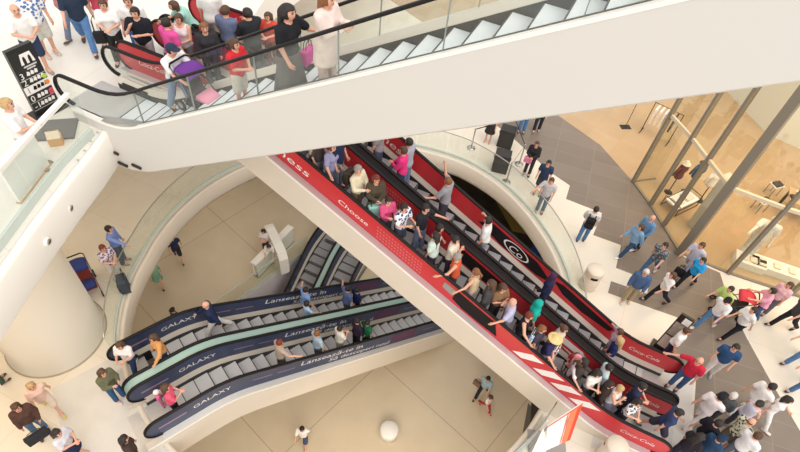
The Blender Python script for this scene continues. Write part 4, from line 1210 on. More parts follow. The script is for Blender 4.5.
person((12.15, 13.1, .0), -120, 2.15, 'pt', 'm', 'T:f6f2ea', 'P:f4efe6', 'b:f6f2ea', 'f4efe6', 'white mannequin with one arm out behind the shop glass', 'mannequins in the shop window', 'w', 'mannequin', 'mannequin')
# ------------------------------------------------------------------ carried and pushed things
def wheel(par, c, r, axis='x', name='wheel', w=.03):
    b = MB(); x, y, z = c
    b.tube([(x-w/2, y, z), (x+w/2, y, z)], r, 14); o = obj(name, b, RUBBER, par)
    b = MB(); b.tube([(x-w/2-.004, y, z), (x+w/2+.004, y, z)], r*.55, 10); obj('hub', b, GREYP, o)
def stroller(loc, rz, col, label, child=None, inner='3a3632'):
    """faces local +y"""
    t = thing('stroller', label, 'stroller', loc, rz)
    fm = mat('stroller_frame', '55524f', .4, .6); cm = mat('strol_'+col, col, .85)
    for sx in (-.26, .26):
        b = MB(); b.tube([(sx, .45, .12), (sx, .05, .5), (sx, -.45, 1.02)], .014, 6); obj('frame_bar', b, fm, t)
        b = MB(); b.tube([(sx, -.38, .14), (sx, -.1, .5), (sx, .12, .62)], .014, 6); obj('frame_bar', b, fm, t)
        wheel(t, (sx, .45, .1), .1); wheel(t, (sx, -.4, .13), .13)
    b = MB(); b.tube([(-.26, -.45, 1.02), (-.2, -.5, 1.05), (.2, -.5, 1.05), (.26, -.45, 1.02)], .02, 8); obj('handle', b, RUBBER, t)
    b = MB()                                             # seat shell
    pr = [(.32, .42), (.1, .38), (-.15, .42), (-.3, .85)]
    vs = [(sx, y, z) for y, z in pr for sx in (-.22, .22)]+[(sx, y-.0, z-.05) for y, z in pr for sx in (-.22, .22)]
    n = len(pr); fs = [(2*i, 2*i+1, 2*i+3, 2*i+2) for i in range(n-1)]+[(2*n+2*i, 2*n+2*i+2, 2*n+2*i+3, 2*n+2*i+1) for i in range(n-1)]+[(0, 2*n, 2*n+1, 1), (2*n-2, 2*n-1, 4*n-1, 4*n-2)]
    for i in range(n-1): fs += [(2*i, 2*i+2, 2*n+2*i+2, 2*n+2*i), (2*i+1, 2*n+2*i+1, 2*n+2*i+3, 2*i+3)]
    b.add(vs, fs); obj('seat', b, mat('strol_in_'+inner, inner, .9), t)
    b = MB(); K = 10; vs = []                            # hood: quarter barrel
    for j in range(7):
        a = R(45+125*j/6)
        for i in range(K+1):
            x = -.25+.5*i/K; bul = .06*(1-(2*i/K-1)**2)
            vs.append((x, -.22+(.34+bul)*math.cos(a)*.95, .62+(.36+bul)*math.sin(a)))
    fs = [(j*(K+1)+i, j*(K+1)+i+1, (j+1)*(K+1)+i+1, (j+1)*(K+1)+i) for j in range(6) for i in range(K)]
    b.add(vs, fs); o = obj('hood', b, cm, t, True); m = o.modifiers.new('th', 'SOLIDIFY'); m.thickness = .012
    b = MB(); b.box(-.22, .22, -.3, .2, .16, .3); obj('basket', b, mat('strol_in_'+inner, inner, .9), t)
    b = MB(); b.add([(-.23, .05, .44), (.23, .05, .44), (.21, .36, .40), (-.21, .36, .40), (-.2, .05, .52), (.2, .05, .52), (.18, .34, .46), (-.18, .34, .46)], [(0, 3, 2, 1), (4, 5, 6, 7), (0, 1, 5, 4), (1, 2, 6, 5), (2, 3, 7, 6), (3, 0, 4, 7)]); obj('foot_cover', b, mat('strol_'+(child or col), child or col, .9), t, True)
    return t
def bag(name, label, cat, loc, rz, size, col, strap=.25, group=None):
    t = thing(name, label, cat, loc, rz, group); w, d, h = size
    b = MB(); b.box(-w/2, w/2, -d/2, d/2, 0, h); obj('body', b, fabric(col), t, bevel=min(d, w)*.22)
    if strap:
        for y in ((-d*.2, d*.2) if name != 'backpack' else (0,)):
            b = MB(); b.tube([(-w*.3, y, h), (-w*.25, y, h+strap*.7), (0, y, h+strap), (w*.25, y, h+strap*.7), (w*.3, y, h)], .01, 6); obj('handle', b, mat('strap', '3a302a', .7), t)
    if name == 'backpack':
        for sx in (-1, 1):
            b = MB(); b.tube([(sx*w*.3, d/2, h*.95), (sx*w*.36, d/2+.13, h*1.02), (sx*w*.36, d/2+.25, h*.7), (sx*w*.34, d/2+.12, h*.2), (sx*w*.34, d/2, h*.12)], .018, 6); obj('shoulder_strap', b, fabric(col), t)
        b = MB(); b.box(-w*.36, w*.36, -d/2-.05, -d/2, .04, h*.55); obj('pocket', b, fabric(col), t, bevel=.015)
    return t
def suitcase(loc, rz, col, label):
    t = thing('suitcase', label, 'suitcase', loc, rz)
    b = MB(); b.box(-.2, .2, -.13, .13, .05, .6); obj('body', b, fabric(col), t, bevel=.03)
    b = MB(); b.tube([(-.1, .1, .6), (-.1, .1, .95), (.1, .1, .95), (.1, .1, .6)], .01, 6); obj('handle', b, DARKM, t)
    for x in (-.15, .15): wheel(t, (x, .1, .04), .04)
    b = MB(); b.box(-.15, .15, -.16, -.13, .12, .45); obj('pocket', b, fabric(col), t, bevel=.012)
    return t

# ------------------------------------------------------------------ everyone in the picture
person((-9.00, 10.68, 6.050), -38, 1.76, 'hf', 'm', 'T:f4f1ec', 'S:3a4560', 'b:g', '9a8f84', 'bald man in white t-shirt and navy shorts walking past the floor guide totem', 'shoppers on the upper floor', wide=1.12)
person((-9.22, 11.46, 6.050), -35, 1.74, 'st', 'm', 'T:f3f1ee/5a78b0', 'S:ddd8cc', 's:b', 'c9bfb2', 'man in white t-shirt with blue print and pale shorts behind the bald man', 'shoppers on the upper floor', wide=1.12)
person((-8.44, 11.89, 6.050), -62, 1.78, 'wk', 'm', 'T:2f3a4d', 'P:5f87b8', 's:k', '4a3a34', 'man in dark navy shirt and blue jeans walking, head outside the frame', 'shoppers on the upper floor', wide=1.12)
person((-8.18, 12.47, 6.050), -70, 1.68, 'wl', 'f', 'T:e0566e', 'P:efe9e4', 'l:b', '5a4a44', 'woman in pink top and white trousers stepping, head outside the frame', 'shoppers on the upper floor', wide=1.12)
person((-7.42, 11.47, 6.050), -72, 1.68, 'hf', 'f', 'T:f2efec', 'P:35312f', 's:b', '2b2624', 'woman in white t-shirt and black trousers with a shoulder bag, wearing dark glasses', 'shoppers on the upper floor', wide=1.12)
person((-6.89, 11.65, 6.050), -80, 1.76, 'st2', 'm', 'T:f0ece8', 'P:4f6ea3', 's:b', '3a302b', 'man in white t-shirt and blue jeans behind the man in black t-shirt', 'shoppers on the upper floor', wide=1.12)
person((-6.53, 11.18, 6.050), -85, 1.76, 'ch', 'm', 'T:23252b', 'P:b9b0b4', 's:k', '6a625c', 'man in black t-shirt and grey trousers holding a hand to his chin', 'shoppers on the upper floor', wide=1.12)
person((-5.74, 10.92, 6.050), 60, 1.74, 'st', 'm', 'T:e0569a', 'P:4a4f63', 's:k', '2b2624', 'man in bright pink polo shirt seen from behind at the escalator', 'shoppers on the upper floor', wide=1.12)
person((-5.60, 11.31, 6.050), -95, 1.66, 'hf', 'f', 'N:f1e8ea', 'P:8f8a90', 's:b', '5a4a44', 'woman in white printed sleeveless top facing the queue', 'shoppers on the upper floor', wide=1.12)
person((-5.69, 12.15, 6.050), -150, 1.66, 'bd', 'f', 'T:a9d9cc', 'P:6d8fbf', 'l:b', '5a4a44', 'person in mint top and jeans bending at the frame top', 'shoppers on the upper floor', wide=1.12)
person((-5.33, 12.52, 6.050), 100, 1.78, 'st', 'm', 'T:f2eeea', 'S:c5b79f', 's:b', '8f7a66', 'man in white t-shirt and khaki shorts seen from behind at the frame top', 'shoppers on the upper floor', wide=1.12)
person((-4.96, 11.10, 6.050), -60, 1.64, 'st', 'f', 'J:39363a', 'P:3a3a44', 'l:o', '2b2624', 'woman with long light brown hair in a dark jacket', 'shoppers on the upper floor', wide=1.12)
person((-4.64, 11.67, 6.050), 75, 1.78, 'st', 'm', 'T:6f7896', 'P:4a5a86', 's:b', '3a302b', 'man in grey blue t-shirt seen from behind in the queue', 'shoppers on the upper floor', wide=1.12)
person((-4.08, 11.67, 6.050), 140, 1.78, 'ph', 'm', 'L:2c2e33', 'P:34353a', 's:k', '221f1e', 'man in shiny black leather jacket looking down', 'shoppers on the upper floor', wide=1.2)
person((-3.78, 12.15, 6.050), -100, 1.50, 'hf', 'f', 'T:d8503f', 'P:8a5a4a', 'l:b', '5a4a44', 'girl in red orange top behind the leather jacket man', 'shoppers on the upper floor', wide=1.12)
person((-7.46, 7.60, 6.050), 20, 1.72, 'hf', 'm', 'T:f3f0ee', 'P:d5c4b8', 's:y', '8f7a66', 'person in white shirt leaning toward the thick white rail', 'shoppers on the upper floor', wide=1.12)
person((-9.13, 12.43, 6.050), -100, 1.70, 'wk', 'f', 'T:c98a86', 'P:7f8aa0', 'l:k', '5a4a44', 'woman in dusty pink top far back on the upper floor', 'shoppers on the upper floor', wide=1.12)
person((-5.05, 9.41, 6.517), -25, 1.70, 'pu', 'm', 'T:f3f0ee', 'P:8fa3c0', 'k:2f3a4d+s:k', '3a302b', 'boy in white t-shirt and navy cap pushing the purple stroller', 'riders on the white escalator', wide=1.12)
person((-3.23, 8.28, 7.747), -20, 1.42, 'hf', 'f', 'T:d8323a', 'S:d9d2c8', 'p:b', 'd8d2cc', 'girl in red t-shirt with a long brown ponytail', 'riders on the white escalator', wide=1.12)
person((-2.13, 7.72, 8.486), -20, 1.74, 'rl', 'f', 'T:26262a', 'D:6f6c6c', 'l:k', '3a302b', 'tall woman with long black hair, black top and long grey skirt on the white escalator', 'riders on the white escalator', wide=1.2)
person((-1.47, 7.47, 8.978), -20, 1.66, 'ph', 'f', 'C:eed9d0', 'P:d9c4bc', 'l:o', '4a4670', 'woman in pale pink coat on the white escalator steps', 'riders on the white escalator', wide=1.12)
person((-2.18, 9.57, 4.679), -20, 1.70, 'st', 'm', 'T:9aa08a', 'P:35322f', 's:k', '2b2624', 'man in khaki t-shirt partly hidden by the white escalator', 'riders on the crowded red escalator', wide=1.0)
person((-2.12, 9.55, 4.679), 160, 1.64, 'st', 'f', 'J:4b4340', 'P:8a95a5', 'l:b', '2b2624', 'woman with dark brown hair behind the woman in lilac t-shirt', 'riders on the crowded red escalator', wide=1.0)
person((-1.79, 9.42, 4.469), -30, 1.66, 'rr', 'f', 'T:9a97b8', 'P:6f7c94', 'n:b', '4a4440', 'woman in lilac t-shirt holding the rail under the white escalator', 'riders on the crowded red escalator', wide=1.0)
person((-1.66, 9.62, 4.469), -20, 1.80, 'st', 'm', 'T:26304d', 'P:75828f', 's:k', '3a302b', 'man in dark navy t-shirt and grey jeans next to the lilac t-shirt', 'riders on the crowded red escalator', wide=1.0)
person((-1.13, 9.18, 4.049), -30, 1.70, 'hf', 'm', 'L:e6d9bc', 'P:7a6a58', 's:g', '4a3a30', 'grey haired man in cream jacket with dark backpack strap', 'riders on the crowded red escalator', wide=1.0)
person((-0.69, 9.19, 3.839), -70, 1.66, 'hf', 'f', 'J:544a3c', 'K:8fb5a8', 'l:r', '4a3a30', 'woman with long copper hair and olive brown jacket holding a mint bag', 'riders on the crowded red escalator', wide=1.0)
person((-0.36, 8.89, 3.629), -60, 1.52, 'ph', 'f', 'L:e05a88', 'P:5a6270', 's:k', '6a625c', 'girl in pink jacket below the copper haired woman', 'riders on the crowded red escalator', wide=1.0)
person((0.01, 8.79, 3.419), -40, 1.68, 'ph', 'm', 'T:e9ebf2/2f3f6a', 'S:4a4f5a', 's:k', '8a8480', 'man in white t-shirt with a big blue floral print', 'riders on the crowded red escalator', wide=1.0)
person((0.52, 9.01, 3.209), -35, 1.74, 'rl', 'm', 'T:2c2b30', 'P:8296b8', 's:k', '3a302b', 'man in black t-shirt and pale jeans leaning to the black deck', 'riders on the crowded red escalator', wide=1.0)
person((0.95, 8.85, 2.998), -10, 1.44, 'st2', 'k', 'T:d8323f', 'S:4a5270', 's:k', '5a4a44', 'boy in red t-shirt between two dark haired riders', 'riders on the crowded red escalator', wide=1.0)
person((0.88, 8.43, 2.998), 150, 1.62, 'st', 'f', 'T:d5e3d8', 'P:3f4450', 'l:k', '2b2624', 'woman in pale mint top with long black hair seen from behind', 'riders on the crowded red escalator', wide=1.0)
person((1.35, 8.55, 2.788), -20, 1.66, 'ch', 'f', 'T:e8dccb', 'P:4a4750', 'n:k', '5a4a44', 'woman in cream top touching her face beside the black deck', 'riders on the crowded red escalator', wide=1.0)
person((1.49, 8.20, 2.578), 165, 1.64, 'rl', 'f', 'N:d9603f', 'P:4f4a48', 's:g', '5a4a44', 'woman in orange sleeveless top with short grey hair holding the outer rail', 'riders on the crowded red escalator', wide=1.0)
person((2.00, 8.01, 2.368), 150, 1.58, 'pr', 'f', 'N:dcc3a0', 'S:eee6da', 'p:o', '8a6f58', 'girl in tan sleeveless top and white shorts with arm stretched', 'riders on the crowded red escalator', wide=1.0)
person((2.68, 7.94, 1.948), -60, 1.64, 'cr', 'f', 'T:8a6a4c', 'P:3f3b3c', 'c:b', '4a3a30', 'woman with curly brown hair in a brown top by the inner red panel', 'riders on the crowded red escalator', wide=1.0)
person((2.38, 7.87, 2.158), 160, 1.60, 'st', 'm', 'J:4d4a4c', 'P:55534f', 'c:b', '2b2624', 'person in dark grey jacket in front of the curly haired woman', 'riders on the crowded red escalator', wide=1.0)
person((2.99, 7.64, 1.738), 170, 1.72, 'rl', 'm', 'T:c3bfdc', 'P:8d929c', 'b:w', '6a625c', 'bald older man in lilac shirt holding the outer rail', 'riders on the crowded red escalator', wide=1.0)
person((3.38, 7.49, 1.528), -25, 1.68, 'rr', 'f', 'N:26252a', 'P:35343c', 's:r', '3a302b', 'woman in black sleeveless top holding a white magazine bag', 'riders on the crowded red escalator', wide=1.0)
person((3.65, 7.84, 1.528), -10, 1.72, 'st', 'f', 'T:1fae9e', 'P:2f3440', 'j:1fae9e', '2b2624', 'woman wearing a bright teal top and scarf', 'riders on the crowded red escalator', wide=1.0)
person((3.79, 7.34, 1.318), -30, 1.60, 'st', 'f', 'T:4a4250', 'P:3d3b46', 'l:o', '3a302b', 'woman with orange brown hair below the teal top', 'riders on the crowded red escalator', wide=1.0)
person((4.12, 7.21, 1.108), -30, 1.64, 'rr', 'f', 'T:33305a', 'P:8a8f9c', 'h:e8c98e+l:o', '5a4a44', 'woman in straw hat and navy top with a floral bag', 'riders on the crowded red escalator', wide=1.0)
person((4.36, 7.53, 1.108), -35, 1.68, 'pl', 'f', 'T:d6cabb', 'P:6a655f', 'n:b', '5a4a44', 'woman in beige t-shirt reaching out toward the black deck', 'riders on the crowded red escalator', wide=1.0)
person((5.01, 7.33, 0.688), -150, 1.14, 'hf', 'k', 'T:d84a44', 'S:8a4a44', 's:b', '5a4a44', 'small child in red sitting against the inner red panel', 'riders on the crowded red escalator', wide=1.0)
person((4.97, 7.20, 0.688), -30, 1.26, 'st', 'k', 'T:e8b8bd', 'P:6a6a78', 'w:f3a0a8', 'd0a0a0', 'small child in a round pink hat', 'riders on the crowded red escalator', wide=1.0)
person((5.00, 6.89, 0.688), 150, 1.66, 'st', 'f', 'J:4a3f3c', 'P:55514f', 'l:k', '2b2624', 'woman with dark hair and brown jacket below the pink hat', 'riders on the crowded red escalator', wide=1.0)
person((4.90, 6.92, 0.688), -30, 1.50, 'rr', 'f', 'T:efdfe4', 'P:7a7480', 'p:b', '8a8480', 'girl in white and pink t-shirt by the outer rail', 'riders on the crowded red escalator', wide=1.0)
person((5.37, 6.75, 0.478), -60, 1.64, 'hf', 'f', 'T:e6e0da', 'P:5a5558', 'c:k', '3a302b', 'woman with bushy dark hair and white top', 'riders on the crowded red escalator', wide=1.0)
person((5.76, 7.04, 0.270), -10, 1.70, 'st', 'm', 'L:c2d6dc', 'P:6a7684', 's:k', '3a302b', 'man in pale blue shirt by the inner red panel', 'riders on the crowded red escalator', wide=1.0)
person((5.75, 6.61, 0.270), -30, 1.62, 'st', 'f', 'J:3b2c28', 'P:3f3a3c', 'l:k', '2b2624', 'woman in dark brown jacket behind the white tank top', 'riders on the crowded red escalator', wide=1.0)
person((6.05, 6.60, 0.111), -45, 1.66, 'ch', 'f', 'N:efebe8', 'K:8f8fb0', 's:y', '8a8480', 'woman in white tank top raising a hand to her hair', 'riders on the crowded red escalator', wide=1.0)
person((6.64, 6.72, 0.024), -30, 1.78, 'hf', 'm', 'T:2f364f', 'P:3f4150', 's:k', '3a302b', 'tall man in navy t-shirt stepping onto the lower landing', 'riders on the crowded red escalator', wide=1.0)
person((6.50, 6.33, 0.024), -60, 1.66, 'hf', 'f', 'T:e9e2e0/3f3a44', 'P:44424a', 'l:k', '3a302b', 'woman in white floral blouse with dark hair at the lower landing', 'riders on the crowded red escalator', wide=1.0)
person((-0.79, 10.59, 4.191), 160, 1.74, 'st', 'f', 'T:9a8f92', 'P:54627c', 'l:k', '3a302b', 'woman in grey brown top partly hidden by the white escalator', 'riders on the half empty red escalator', wide=1.0)
person((-0.13, 10.34, 3.770), 165, 1.68, 'hf', 'f', 'L:ee3f86', 'P:3f4a6a', 's:b', '7a7f88', 'woman in vivid hot pink top and dark jeans', 'riders on the half empty red escalator', wide=1.0)
person((-0.02, 10.62, 3.770), 150, 1.74, 'st', 'm', 'T:a9abb8', 'P:7c8ca6', 's:k', '7a7f88', 'man in grey t-shirt next to the hot pink top', 'riders on the half empty red escalator', wide=1.0)
person((1.08, 10.06, 3.140), 150, 1.74, 'up', 'm', 'T:9a9aa0', 'P:454555', 's:o', '3a302b', 'man in grey t-shirt raising his hand to his face on the grey steps', 'riders on the half empty red escalator', wide=1.0)
person((2.25, 9.45, 2.510), 165, 1.76, 'pl', 'm', 'T:eeebe8', 'P:8a8f98', 's:k', '3a302b', 'man in white t-shirt stretching an arm onto the black deck', 'riders on the half empty red escalator', wide=1.0)
person((4.15, 8.84, 1.460), 150, 1.66, 'st2', 'f', 'L:262b4a', 'P:2b3050', 'j:4a2f4a', '2b2624', 'woman in dark navy robe and plum head scarf', 'riders on the half empty red escalator', wide=1.0)
person((6.33, 8.20, 0.210), 165, 1.66, 'pl', 'f', 'T:b9a8bd|9a8aa8', 'P:8a7f90', 's:b', '8a8480', 'woman in lilac striped t-shirt with an arm stretched to the deck', 'riders on the half empty red escalator', wide=1.0)
person((6.26, 7.95, 0.210), 150, 1.62, 'st', 'f', 'T:26305c', 'P:e3ddd6', 'c:y', '8a8480', 'woman with blonde curly hair in navy top near the lower landing', 'riders on the half empty red escalator', wide=1.0)
person((-6.58, 6.16, 0.016), -85, 1.66, 'pw', 'f', 'T:f0e6e2', 'P:2f3f63', 'l:b', 'f2f0ee', 'woman in white t-shirt and navy jeans looking at her phone at the upper landing', 'riders on the blue escalators', wide=1.0)
person((-5.81, 6.44, 0.016), -130, 1.66, 'rl', 'f', 'L:d69a5e', 'P:4a5f85', 'l:b', '4a3a30', 'woman in orange brown top and jeans at the upper landing', 'riders on the blue escalators', wide=1.0)
person((-4.94, 7.75, -0.343), -150, 1.78, 'wk', 'm', 'J:262f4f', 'P:ddd8d6', 'b:g', 'd8d2cc', 'balding man in navy jacket and white trousers striding up', 'riders on the blue escalators', wide=1.0)
person((-2.77, 9.67, -1.966), 43, 1.66, 'pr', 'f', 'T:7f9fd6', 'P:4a3f4a', 's:k', '3a302b', 'woman in blue top holding the far rail', 'riders on the blue escalators', wide=1.0)
person((-2.67, 9.36, -1.966), 43, 1.35, 'rr', 'k', 'T:b5d0ea', 'P:6a7a94', 's:k', '8a8480', 'child in pale blue t-shirt beside the woman in blue top', 'riders on the blue escalators', wide=1.0)
person((-1.53, 10.48, -2.894), 43, 1.74, 'pr', 'm', 'T:5f6f9a', 'P:6a6f80', 's:k', '4a4440', 'man in slate blue t-shirt leaning on the far rail', 'riders on the blue escalators', wide=1.0)
person((-1.21, 10.73, -3.125), 43, 1.60, 'st', 'm', 'T:1f2a5a', 'P:20264a', 's:k', '2b2624', 'person all in dark navy on the steps', 'riders on the blue escalators', wide=1.0)
person((-5.07, 5.17, 0.016), 35, 1.66, 'hf', 'f', 'T:ee5f7c', 'P:2b2830', 'l:b', '2b2624', 'woman in bright pink top carrying a small child', 'riders on the blue escalators', wide=1.0)
person((-5.51, 5.30, 0.016), 35, 0.92, 'st', 'k', 'T:f277ae', 'P:ee8cba', 'w:f6f2f2', 'f2f0ee', 'small child in pink with a white hat held by the woman in pink', 'riders on the blue escalators', wide=1.0)
person((-2.91, 7.18, -0.923), 43, 1.68, 'rr', 'm', 'T:b9a494', 'P:6a625c', 's:r', '4a3a30', 'person with dark red hair and beige t-shirt by the outer rail', 'riders on the blue escalators', wide=1.0)
person((-2.03, 8.00, -1.618), 43, 1.68, 'st', 'm', 'T:a9bcc9', 'P:5f6a7a', 's:o', '4a3a30', 'man in pale grey blue t-shirt on the lower steps', 'riders on the blue escalators', wide=1.0)
person((-1.45, 8.55, -2.082), 43, 1.62, 'hf', 'f', 'T:ece5d8', 'P:dcd4c4', 's:k', '8a8480', 'woman all in cream white on the lower steps', 'riders on the blue escalators', wide=1.0)
person((-0.98, 9.13, -2.546), 43, 1.70, 'st', 'm', 'L:33283a', 'P:35303c', 's:k', '2b2624', 'person in dark plum jacket next to the green top', 'riders on the blue escalators', wide=1.0)
person((-0.67, 9.27, -2.778), 43, 1.66, 'st', 'f', 'T:226b47', 'P:2a3b35', 'p:k', '2b2624', 'woman in dark green top on the lower steps', 'riders on the blue escalators', wide=1.0)
person((-8.38, 9.58, 0.012), 10, 1.74, 'pt', 'm', 'L:7f95d2', 'P:5f666f', 's:k', '8a8480', 'man in blue shirt with a crossbody bag pointing over the rim glass', 'shoppers on the column side floor', wide=1.0)
person((-8.29, 8.95, 0.012), -30, 1.66, 'hf', 'f', 'T:d9c8d0/6a5f78', 'P:e8ddd4', 's:r', 'd8d2cc', 'woman in floral blouse with the dark suitcase', 'shoppers on the column side floor', wide=1.0)
person((-9.84, 5.42, 0.012), 60, 1.68, 'hf', 'f', 'T:8f2f34', 'P:3f5a4a', 'l:k', '4a3a30', 'person in dark red half hidden behind the column', 'shoppers on the column side floor', wide=1.0)
person((-8.18, 4.87, 0.012), -40, 1.62, 'wk', 'f', 'T:f0c9b6', 'S:e8d4c0', 'l:y', 'd8c06a', 'woman with blonde hair in a pale pink dress', 'shoppers on the column side floor', wide=1.0)
person((-8.15, 4.29, 0.012), -40, 1.68, 'st2', 'f', 'J:5a4038', 'P:5f7fa3', 'l:b', '4a3a30', 'woman in brown jacket and jeans carrying a flat black bag', 'shoppers on the column side floor', wide=1.0)
person((-7.01, 3.85, 0.012), 0, 1.66, 'hf', 'f', 'T:dcd9e2', 'K:2a2f4f', 'l:k', 'd0a08a', 'woman in pale top and navy skirt with long black hair', 'shoppers on the column side floor', wide=1.0)
person((-6.69, 5.36, 0.012), -20, 1.66, 'ph', 'f', 'J:6a6a52', 'P:3a5f8a', 'l:b', 'd8d2cc', 'woman in olive jacket and jeans reading her phone on the grey mat', 'shoppers on the column side floor', wide=1.0)
person((-5.53, 3.88, 0.012), 40, 1.64, 'st', 'f', 'J:4a3a36', 'P:3a3638', 'l:k', '2b2624', 'person with dark hair and brown coat at the frame bottom edge', 'shoppers on the column side floor', wide=1.0)
person((-9.63, 14.13, -6.000), -60, 1.74, 'wk', 'm', 'T:2f3a5a', 'S:3a3640', 's:k', '3f5a4a', 'man in navy t-shirt striding across the ground floor seen past the rim', 'people on the ground floor', wide=1.0)
person((-9.95, 12.68, -6.000), -60, 1.60, 'wk', 'f', 'T:8fc2a4', 'K:7fb096', 's:k', '2b2624', 'person in green dress partly hidden by the white rim', 'people on the ground floor', wide=1.0)
person((-5.94, 15.11, -6.000), -100, 1.64, 'hf', 'f', 'T:e9e0dc', 'P:5a4540', 'l:k', '3a302b', 'woman in white blouse standing by the white display arch', 'people on the ground floor', wide=1.0)
person((-5.57, 14.67, -6.000), -80, 1.62, 'bd', 'f', 'T:eee6e2', 'P:dcd2cc', 'l:k', '8a8480', 'woman in white bending over the white counter', 'people on the ground floor', wide=1.0)
person((-8.32, 10.66, -6.000), 60, 1.66, 'st', 'f', 'N:3f5a4a', 'P:44524a', 'n:k', '2b2624', 'woman with a dark bun standing below the blue escalator', 'people on the ground floor', wide=1.0)
person((-2.45, 6.85, -6.000), -88, 1.62, 'wk', 'm', 'T:f3f0ee', 'S:4a5270', 's:k', 'd9b93a', 'boy in white t-shirt alone on the open ground floor', 'people on the ground floor', wide=1.0)
person((3.99, 9.52, -6.000), -120, 1.70, 'wl', 'm', 'T:9ab3bd', 'P:2f2c30', 's:k', '2b2624', 'person in grey teal t-shirt and black trousers with a brown bag', 'people on the ground floor', wide=1.0)
person((4.13, 8.96, -6.000), -60, 1.30, 'wk', 'k', 'T:efe6e0', 'P:b8333a', 'p:b', 'b8333a', 'girl in white top and red trousers on the ground floor', 'people on the ground floor', wide=1.0)
person((6.39, 16.33, -6.000), -120, 1.70, 'st', 'm', 'L:26407a', 'P:2a3050', 's:k', '2b2624', 'person in blue jacket in the dark passage under the round rim', 'people on the ground floor', wide=1.0)
person((4.61, 15.96, 0.012), -110, 1.66, 'hf', 'f', 'J:2f2c30', 'P:3a3a44', 's:b', '2b2624', 'woman in black jacket with a pink bag behind the rope posts', 'shoppers on the shop side floor', wide=1.0)
person((4.96, 14.97, 0.012), -110, 1.68, 'st', 'm', 'T:333f5a', 'S:4a4a4f', 's:k', '6a7a4a', 'man in navy t-shirt and shorts facing the ring glass', 'shoppers on the shop side floor', wide=1.0)
person((4.97, 14.04, 0.012), -110, 1.74, 'rr', 'm', 'T:c9c6c8', 'P:6f7f92', 's:b', '5a5550', 'man in pale grey t-shirt and grey jeans leaning on the ring glass', 'shoppers on the shop side floor', wide=1.0)
person((6.34, 12.89, 0.012), 70, 1.72, 'st2', 'm', 'T:d8d4d0', 'P:557ba8', 's:k', '4a3a30', 'man with a black backpack and blue jeans on the bright tiles', 'shoppers on the shop side floor', wide=1.0)
person((4.52, 18.53, 0.012), -100, 1.74, 'st', 'm', 'T:35323a', 'P:4f86c0', 's:k', '5a4a44', 'man in dark t-shirt and bright blue jeans, head behind the white escalator', 'shoppers on the shop side floor', wide=1.0)
person((5.17, 18.71, 0.012), -100, 1.76, 'st2', 'm', 'T:2f6fd0', 'P:3a3a44', 's:k', '8a8480', 'man in royal blue t-shirt, head behind the white escalator', 'shoppers on the shop side floor', wide=1.0)
person((3.10, 17.63, 0.012), -110, 1.60, 'st', 'f', 'T:4a4448', 'K:3a3638', 'l:k', 'd0a08a', 'woman in dark dress by the rope belt, head behind the white escalator', 'shoppers on the shop side floor', wide=1.0)
person((7.84, 12.48, 0.012), -160, 1.66, 'wk', 'f', 'J:7fa3c4', 'P:34506f', 'l:b', 'f2f0ee', 'woman with long brown hair and denim jacket striding', 'shoppers on the shop side floor', wide=1.0)
person((8.21, 12.83, 0.012), -150, 1.74, 'st2', 'm', 'L:6f95bb', 'P:35404f', 'b:o', '4a3a30', 'bald man in denim shirt beside the woman in denim jacket', 'shoppers on the shop side floor', wide=1.0)
person((8.43, 11.76, 0.012), -140, 1.74, 'wl', 'm', 'T:4a4c50/8a8f92', 'P:4a648a', 's:k', 'c9c2bc', 'man in dark printed t-shirt and jeans striding by the shop corner', 'shoppers on the shop side floor', wide=1.0)
person((7.53, 10.53, 0.012), -110, 1.72, 'st2', 'm', 'J:4a648a', 'P:a89a7a', 's:w', 'c9c2bc', 'older white haired man in blue vest and khaki trousers', 'shoppers on the shop side floor', wide=1.0)
person((8.46, 10.64, 0.012), -170, 1.66, 'wl', 'f', 'T:f0e9e4', 'P:26262e', 'l:b', '2b2624', 'woman in white top and black trousers with long brown hair', 'shoppers on the shop side floor', wide=1.0)
person((9.66, 11.96, 0.012), -145, 1.74, 'wk', 'm', 'T:c9c3d0', 'P:bdb9c6', 's:b', '6a5a50', 'man in pale lilac t-shirt and grey trousers passing the corner post', 'shoppers on the shop side floor', wide=1.0)
person((9.61, 11.43, 0.012), -145, 1.62, 'wl', 'f', 'T:2f9fe0', 'P:26262e', 's:k', '2b2624', 'person in bright sky blue t-shirt carrying a black bag', 'shoppers on the shop side floor', wide=1.0)
person((10.17, 10.40, 0.012), -160, 1.64, 'wk', 'm', 'T:bcd67e', 'P:5a5f50', 's:k', '2b2624', 'person in lime green t-shirt next to the red stroller', 'shoppers on the shop side floor', wide=1.0)
person((9.88, 9.90, 0.012), -150, 1.74, 'wl', 'm', 'T:f3f0ee', 'P:5f82ad', 'k:2b2624+s:k', 'd9d4c0', 'man in white t-shirt, black cap and blue jeans striding', 'shoppers on the shop side floor', wide=1.0)
person((10.60, 9.68, 0.012), -165, 1.70, 'wk', 'f', 'T:f0ece8', 'P:26242a', 's:k', '2b2624', 'woman in white top with black straps and black trousers striding', 'shoppers on the shop side floor', wide=1.0)
person((11.47, 10.41, 0.012), 160, 1.70, 'pu', 'f', 'T:eea8bd', 'P:4a6088', 's:k', '8a7a60', 'woman in pink t-shirt pushing the red stroller', 'shoppers on the shop side floor', wide=1.0)
person((12.03, 10.78, 0.012), -150, 1.66, 'st', 'f', 'T:f0c0c6', 'P:7a7480', 'l:b', '5a4a44', 'woman in pale pink top with dark hair behind the pink t-shirt', 'shoppers on the shop side floor', wide=1.0)
person((12.44, 10.25, 0.012), -170, 1.74, 'wl', 'm', 'T:4a4c50', 'P:2b2a2e', 's:k', '2b2624', 'person in black trousers stepping in at the frame edge', 'shoppers on the shop side floor', wide=1.0)
